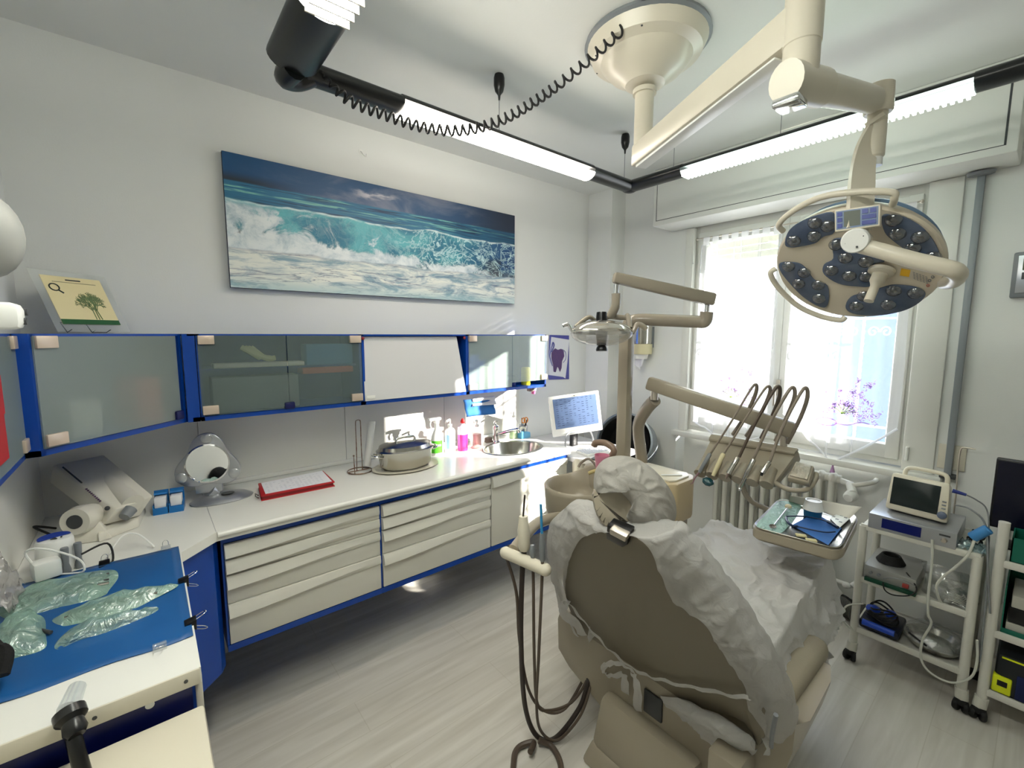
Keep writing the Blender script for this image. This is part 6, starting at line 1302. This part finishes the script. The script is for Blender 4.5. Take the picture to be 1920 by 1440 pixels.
mm = Matrix.Translation((-.325, 2.70, .772)) @ Matrix.Rotation(radians(-6), 4, 'Z') @ Matrix.Rotation(radians(-9), 4, 'X')
MB().hexa([mm@V(*p) for p in ((-.115, -.03, 0), (.110, -.03, 0), (.095, .09, 0), (-.10, .09, 0), (-.108, -.03, .178), (.100, -.03, .178), (.085, .08, .165), (-.09, .08, .165))], .014).build('housing', CREAM, mo2, True)
MB().b2((-.096, -.0325, .03), (.072, -.029, .158), .002, mm).build('screen', mat('off_screen', (34, 42, 42), .12), mo2, True)
MB().tube([mm@V(*p) for p in ((-.07, .02, .17), (-.065, .02, .20), (-.04, .02, .212), (.05, .02, .212), (.075, .02, .20), (.08, .02, .168))], .009, 10, 6).build('carrying_handle', CREAM, mo2, True)
for k, z in enumerate((.095, .08, .065)): MB().b2((.082, -.034, z-.004), (.096, -.030, z+.002), .001, mm).build('button', GREYP, mo2, True)
MB().lathe([(.016, 0), (.016, .008), (.012, .011), (0, .011)], mm@V(.088, -.031, .034), mm.to_3x3()@V(0, -1, 0), 20).build('blue_grey_dial', mat('blue_grey_dial', (92, 102, 122), .4), mo2, True)
BLC = mat('navy_plug', (40, 52, 120), .4); GC = mat('grey_cable', (120, 122, 124), .45)
sc1 = thing('sensor_cable', 'grey sensor cable with navy plug curving from the patient monitor', 'cable', (-.15, 2.68, .75))
a = at(1786, 920, 1, 2.69); b_ = at(1812, 928, 1, 2.69)
MB().cyl(a, b_, .009, .006, 12).build('plug', BLC, sc1, True)
MB().tube([b_, at(1830, 937, 1, 2.69), at(1850, 955, 1, 2.70), at(1854, 1000, 1, 2.66), at(1850, 1100, 1, 2.58), at(1842, 1200, 1, 2.57), at(1838, 1240, 1, 2.57)], .003, 6).build('lead', GC, sc1, True)
solo(MB().tube([at(1792, 947, 1, 2.68), at(1820, 955, 1, 2.66), at(1848, 985, 1, 2.64), at(1852, 1060, 1, 2.58), at(1856, 1150, 1, 2.575)], .0035, 6), 'sensor_cable', GC, 'lower plain grey cable hanging from the side of the patient monitor', 'cable')
solo(MB().lathe([(0, -.035), (.017, -.035), (.02, -.03), (.02, .03), (.016, .035), (0, .035)], at(1838, 1000, 1, 2.62), (.7, .1, .8), 20), 'blue_handpiece', mat('sky_handpiece', (62, 128, 186), .35), 'bright blue cylindrical handpiece at the right end of the top shelf', 'handpiece')
WC = mat('white_tubing', (196, 196, 186), .4)
solo(MB().tube([at(1828, 1010, 1, 2.61), at(1815, 1040, 1, 2.585), at(1790, 1065, 1, 2.575), at(1770, 1080, 1, 2.57), at(1756, 1100, 1, 2.57), at(1765, 1130, 1, 2.60), at(1785, 1138, 1, 2.66)], .005, 8), 'white_tube', WC, 'white tube from the blue handpiece curling down over the middle shelf', 'tube')
solo(MB().tube([at(1748, 1012, 1, 2.575), at(1747, 1060, 1, 2.57), at(1741, 1110, 1, 2.57), at(1740, 1150, 1, 2.565), at(1746, 1170, 1, 2.565), at(1730, 1200, 1, 2.56), at(1727, 1235, 1, 2.56), at(1745, 1262, 1, 2.56), at(1785, 1280, 1, 2.56), at(1820, 1270, 1, 2.56), at(1832, 1240, 1, 2.56), at(1832, 1200, 1, 2.565)], .0045, 8), 'white_tube', WC, 'long white tube hanging in a loop below the front of the trolley', 'tube')
solo(MB().tube([at(1620, 1132, 1, 2.58), at(1590, 1135, 1, 2.58), at(1579, 1150, 1, 2.58), at(1582, 1165, 1, 2.58), at(1600, 1182, 1, 2.585)], .004, 8), 'white_tube', WC, 'short white cable looping round the left trolley leg', 'tube')
bc_ = MB()
for k in range(3): bc_.tube([V(-.14+.02*cos(u+k)+.006*k, 2.75+.03*sin(u), .71+.012*k+.012*sin(2*u)) for u in [2*pi*j/9 for j in range(9)]], .004, 6, 4, True)
solo(bc_, 'cable_bundle', RUB, 'tangled black cables on the top shelf beside the silver unit', 'cable')
solo(MB().grid(lambda s, t: V(-.20+.11*s, 2.60+.10*t, .702+.03*abs(noise.noise(V(s*6, t*6, 2)))+.002), 12, 10), 'plastic_wrap', sheer('aqua_film', (150, 190, 196), .5, .2, gloss=.4, rough=.2), 'crumpled aqua plastic wrap on the top shelf', 'wrap', mods=solidify(.001))
am = thing('electrosurgery_unit', 'grey electronic unit with green front strip on the middle shelf', 'device', (-.39, 2.70, .437))
MB().b2((-.478, 2.585, .447), (-.290, 2.86, .512), .004).build('case', mat('light_grey_metal', (160, 160, 156), .4, .4), am, True)
MB().b2((-.470, 2.570, .440), (-.286, 2.60, .456), .002).build('green_strip', mat('bottle_green', (14, 66, 46), .4), am, True)
for x in (-.45, -.42): MB().cyl((x, 2.586, .483), (x, 2.575, .483), .007, n=12).build('socket', GREYP, am, True)
MB().b2((-.335, 2.572, .465), (-.312, 2.586, .482), .003).build('red_connector', mat('dull_red', (150, 56, 50), .5), am, True)
cc_ = MB()
for k in range(7): cc_.tube([V(-.40+(.052-.003*k)*cos(u), 2.70+(.052-.003*k)*sin(u), .519+.005*k) for u in [2*pi*j/14 for j in range(14)]], .004, 6, 2, True)
solo(cc_, 'coiled_cable', RUB, 'coil of black cable lying on the grey electronic unit', 'cable')
solo(MB().tube([V(-.33, 2.62, .52), V(-.30, 2.59, .50), V(-.285, 2.575, .47), V(-.31, 2.562, .44), V(-.36, 2.562, .42), V(-.39, 2.562, .43), V(-.40, 2.57, .46)], .003, 6), 'lead_wire', RUB, 'thin black lead sagging in front of the middle shelf', 'cable')
solo(MB().tube([V(-.40, 2.57, .478), V(-.37, 2.555, .50), V(-.33, 2.56, .505), V(-.29, 2.575, .49)], .002, 6), 'lead_wire', GREYP, 'thin grey lead bridging the front of the grey electronic unit', 'cable')
CB = sheer('clear_bag', (206, 212, 208), .62, .2, wr=.5, ws=20, gloss=.6, rough=.15)
def bagf(s, t): 
    x = -.28+.15*s+.01*sin(4*t); y = 2.66+.05*sin(pi*s)*-1+.02*noise.noise(V(s*4, t*4, 1)); return V(x, y, .445+.16*t*(1-.3*abs(s-.5)))
solo(MB().grid(bagf, 16, 14), 'clear_bag', CB, 'clear plastic bag of fittings standing on the middle shelf', 'bag', mods=solidify(.001))
solo(MB().grid(lambda s, t: V(-.20+.10*s, 2.60+.12*t+.01*sin(5*s), .446+.035*abs(noise.noise(V(s*5, t*5, 8)))+.05*(1-s)*t), 14, 14), 'clear_bag', CB, 'flat clear bag of white tubing at the right of the middle shelf', 'bag', mods=solidify(.001))
cv = MB()
for k in range(6): cv.tube([V(-.17+(.045-.004*k)*cos(u), 2.64+(.03-.002*k)*sin(u), .46+.006*k+.004*sin(3*u)) for u in [2*pi*j/12 for j in range(12)]], .002, 5, 3, True)
solo(cv, 'coiled_tubing', WC, 'coil of thin white tubing inside the clear bag', 'tubing')
fp_ = thing('foot_pedal', 'dark blue foot control with black cable wound on top, on the lowest shelf', 'pedal', (-.41, 2.68, .187))
MB().b2((-.480, 2.595, .187), (-.330, 2.78, .23), .012).build('base', mat('navy_black', (14, 18, 40), .35), fp_, True)
MB().tube([(-.465, 2.592, .222), (-.345, 2.592, .222)], .014, 12, 0).build('blue_roller', mat('vivid_blue', (28, 68, 178), .3), fp_, True)
w_ = MB()
for k in range(5): w_.tube([V(-.405+(.06-.004*k)*cos(u), 2.66+(.045)*sin(u), .245+.012*k+.012*sin(2*u+k)) for u in [2*pi*j/12 for j in range(12)]], .0042, 6, 3, True)
w_.build('wound_cable', RUB, fp_, True)
MB().ball((-.44, 2.66, .27), (.03, .03, .02), 1).ball((-.375, 2.66, .275), (.025, .03, .018), 1).build('blue_grip', MATS['vivid_blue'], fp_, True)
bs2 = thing('steel_basin', 'oval steel basin wrapped in clear film on the lowest shelf', 'basin', (-.23, 2.69, .187)); o = V(-.225, 2.70, .187)
MB().lathe([(0, 0), (.062, 0), (.078, .006), (.086, .03), (.09, .034), (.084, .032), (.072, .008), (0, .006)], o, n=36, sx=1.15, sy=1.2).build('basin', STEEL, bs2, True)
MB().ring([[o+V(r*1.15*cos(2*pi*k/30), r*1.2*sin(2*pi*k/30), z+.012*noise.noise(V(k*.6, r*20, 2))) for k in range(30)] for r, z in ((.092, .030), (.085, .055), (.06, .075), (.02, .082), (.001, .082))], False).build('film', CB, bs2, True)
solo(MB().tube([V(-.30, 2.615, .245), V(-.265, 2.60, .235), V(-.235, 2.59, .228)], .004, 6), 'cable_end', RUB, 'short loose black cable over the clear wrapped basin', 'cable')
# second trolley contents and black screen
bs3 = thing('black_screen', 'large black display panel standing at the right edge', 'screen', (.02, 2.80, .74))
q0, q1 = at(1853, 985, 1, 2.82), at(1858, 856, 1, 2.82)
MB().b2((q0.x, 2.81, q0.z), (q0.x+.42, 2.84, q1.z), .006).build('housing', BLACK, bs3, True)
MB().b2((q0.x+.008, 2.808, q0.z+.01), (q0.x+.41, 2.811, q1.z-.01)).build('panel', mat('midnight_panel', (12, 14, 34), .25), bs3, True)
MB().b2((q0.x+.14, 2.81, .70), (q0.x+.2, 2.83, q0.z+.02), .004).b2((q0.x+.06, 2.765, .697), (q0.x+.28, 2.88, .708), .003).build('stand', BLACK, bs3, True)
GB = mat('green_basket', (10, 96, 78), .4)
for z, (h, lb) in ((.704, (.10, 'green plastic basket on the top shelf of the second trolley')), (.404, (.20, 'green plastic crate filled with white boxes at the right edge'))):
    b = MB(); x0, x1, ya, yb_ = -.03, .30, 2.602, (2.75 if z > .5 else 2.86)
    for p, q in (((x0, ya, z), (x1, ya+.004, z+h)), ((x0, yb_-.004, z), (x1, yb_, z+h)), ((x0, ya, z), (x0+.004, yb_, z+h)), ((x1-.004, ya, z), (x1, yb_, z+h)), ((x0, ya, z), (x1, yb_, z+.004))): 
        if z < .5 and q[1] < 2.62: q = (q[0], q[1], z+.02)
        b.b2(p, q)
    solo(b, 'plastic_crate', GB, lb, 'crate')
for k, (z, c, lb) in enumerate(((.409, 'light_grey_card', 'lowest grey carton in the green crate'), (.453, 'black', 'black carton in the green crate'), (.517, 'light_grey_card', 'upper grey carton in the green crate'))):
    solo(MB().b2((-.018+.004*k, 2.612, z), (.25, 2.82, z+(.042, .062, .05)[k]), .003), 'carton', BLACK if c == 'black' else mat('light_grey_card', (176, 174, 164), .7), lb, 'box')
yb2 = thing('tool_case', 'black case with bright yellow corner on the lowest shelf at the right edge', 'case', (.05, 2.7, .137))
MB().b2((-.03, 2.60, .137), (.26, 2.84, .315), .02).build('case', mat('charcoal_case', (20, 24, 28), .5), yb2, True)
MB().b2((-.034, 2.592, .15), (.02, 2.63, .222), .006).build('yellow_corner', mat('acid_yellow', (214, 222, 26), .4), yb2, True)
MB().b2((-.02, 2.59, .182), (.008, 2.593, .205), .001).build('yellow_latch', BLACK, yb2, True)
MB().b2((-.015, 2.596, .300), (.24, 2.60, .306)).build('yellow_line', MATS['acid_yellow'], yb2, True)
MB().b2((.03, 2.592, .15), (.24, 2.6, .25), .004).build('navy_pocket', mat('navy_mesh', (12, 26, 72), .8), yb2, True)
# ================================================================== ON THE TRAY
zt = .8615
def on(px, py, z=zt): return at(px, py, 2, z)
ln = solo(MB().hexa([on(1484, 985), on(1553, 1022), on(1578, 990), on(1528, 962), on(1484, 985, zt+.003), on(1553, 1022, zt+.003), on(1578, 990, zt+.003), on(1528, 962, zt+.003)]), 'blue_napkin', mat('blue_napkin', (46, 100, 170), .8, bump=.2, bscale=40), 'folded blue napkin on the steel tray', 'napkin')
def tpouch():
    pts = [on(x, y, zt+.002) for x, y in ((1418, 985), (1440, 960), (1462, 936), (1500, 945), (1496, 962), (1480, 985), (1462, 1000), (1440, 996))]
    c = sum(pts, Vector())/len(pts); r = smooth_path(pts, 4, True); t = thing('instrument_pouch', 'shiny green sterilisation pouch with a mouth mirror on the steel tray', 'pouch', (c.x, c.y, zt))
    MB().ring([[c+(p-c)*f+V(0, 0, .008*(1-f)+.006*abs(noise.noise((c+(p-c)*f)*45)) if f < 1 else 0) for p in r] for f in (1, .85, .7, .55, .4, .25, .1, .01)], False).build('film', sheer('mint_film', (150, 204, 184), .12, .2, wr=1, ws=40, gloss=.25, rough=.25), t, True, sm=80)
tpouch()
mi = thing('mouth_mirror', 'small round mouth mirror with steel handle on the green pouch', 'mirror', on(1465, 970))
a, b_ = on(1450, 986, zt+.012), on(1478, 950, zt+.022)
MB().cyl(a, b_, .0022, n=8).build('handle', STEEL, mi, True); MB().lathe([(0, 0), (.012, 0), (.0125, .002), (0, .003)], a-(b_-a).normalized()*.008, (0, -.3, 1), 20).build('mirror_disc', CHROME, mi, True)
MB().lathe([(0, 0), (.013, 0), (.011, .006), (0, .008)], b_, (0, -.3, 1), 16).build('cream_tip', MATS['ivory_handle'], mi, True)
pc = on(1523, 970); tpot = thing('blue_pot', 'dark blue pot topped with a white paper cup at the back of the tray', 'pot', pc)
MB().lathe([(0, 0), (.030, 0), (.033, .034), (0, .034)], pc, n=28).build('blue_band', mat('petrol_blue', (20, 84, 124), .5), tpot, True)
wc = pc+V(0, 0, .0345); solo(MB().lathe([(.0, 0), (.036, 0), (.029, .034), (.029, .038), (.024, .038), (.022, .035), (0, .035)], wc, n=28), 'paper_cup', WHITE, 'white upturned cup standing on the dark blue pot', 'cup')
bib = [on(1480, 936, .868), on(1598, 978, .868), on(1612, 968, .90), on(1616, 950, .905), on(1484, 929, .90)]
ps_ = thing('paper_bib', 'cream paper sheet standing along the back edge of the tray', 'paper', bib[1])
pa, pb_, pc_, pd = on(1479, 941), on(1590, 976), at(1616, 951, 1, 2.2), at(1481, 929, 1, 2.15)
MB().grid(lambda s, t: (pa*(1-s)+pb_*s)*(1-t)+(pd*(1-s)+pc_*s)*t+V(0, .004*sin(6*s), .002*abs(sin(4*s))), 14, 6).build('sheet', mat('cream_paper', (214, 208, 198), .8), ps_, True, mods=solidify(.0008))
gg = thing('safety_glasses', 'dark blue protective glasses frame lying on the blue napkin', 'glasses', on(1520, 985))
NB = mat('dark_blue_frame', (10, 34, 66), .3)
gz = zt+.012
MB().tube([on(1474, 970, gz), on(1476, 978, gz), on(1486, 986, gz), on(1495, 987, gz)], .005, 8).build('front_frame', NB, gg, True)
MB().tube([on(1475, 968, gz+.008), on(1505, 968, gz+.008), on(1535, 973, gz+.008), on(1556, 980, gz+.004), on(1568, 987, gz)], .0028, 7).build('temple', NB, gg, True)
MB().tube([on(1494, 987, gz), on(1525, 994, gz), on(1548, 998, gz), on(1566, 997, gz)], .0028, 7).build('temple', NB, gg, True)
MB().tube([on(1552, 978, gz), on(1562, 984, gz), on(1571, 989, gz)], .006, 8).build('hinge_block', NB, gg, True)
for k, (x, y) in enumerate(((1502, 1004), (1521, 1013))):
    solo(MB().box(on(x, y, zt+.004), (.035, .022, .007), .003, rz=.5), 'gauze_pad', mat('gauze_cream', (202, 192, 150), .9, bump=.4, bscale=120), ('beige gauze pad at the front of the tray, the left one', 'beige gauze pad at the front of the tray, the right one')[k], 'gauze')
dg = thing('dressing_tray', 'white divided plastic insert in the rear right of the tray', 'tray', on(1575, 975))
MB().hexa([on(1556, 972), on(1574, 990), on(1594, 972), on(1570, 963), on(1556, 972, zt+.008), on(1574, 990, zt+.008), on(1594, 972, zt+.008), on(1570, 963, zt+.008)], .002).build('insert', WHITE, dg, True)
for k in range(6):
    s, t = (k % 3+.5)/3, (k//3+.5)/2; p = (on(1556, 972, zt)*(1-s)+on(1574, 990, zt)*s)*(1-t)+(on(1570, 963, zt)*(1-s)+on(1594, 972, zt)*s)*t; MB().box(p+V(0, 0, .0088), (.010, .008, .001)).build('slot', GREYP, dg, True)
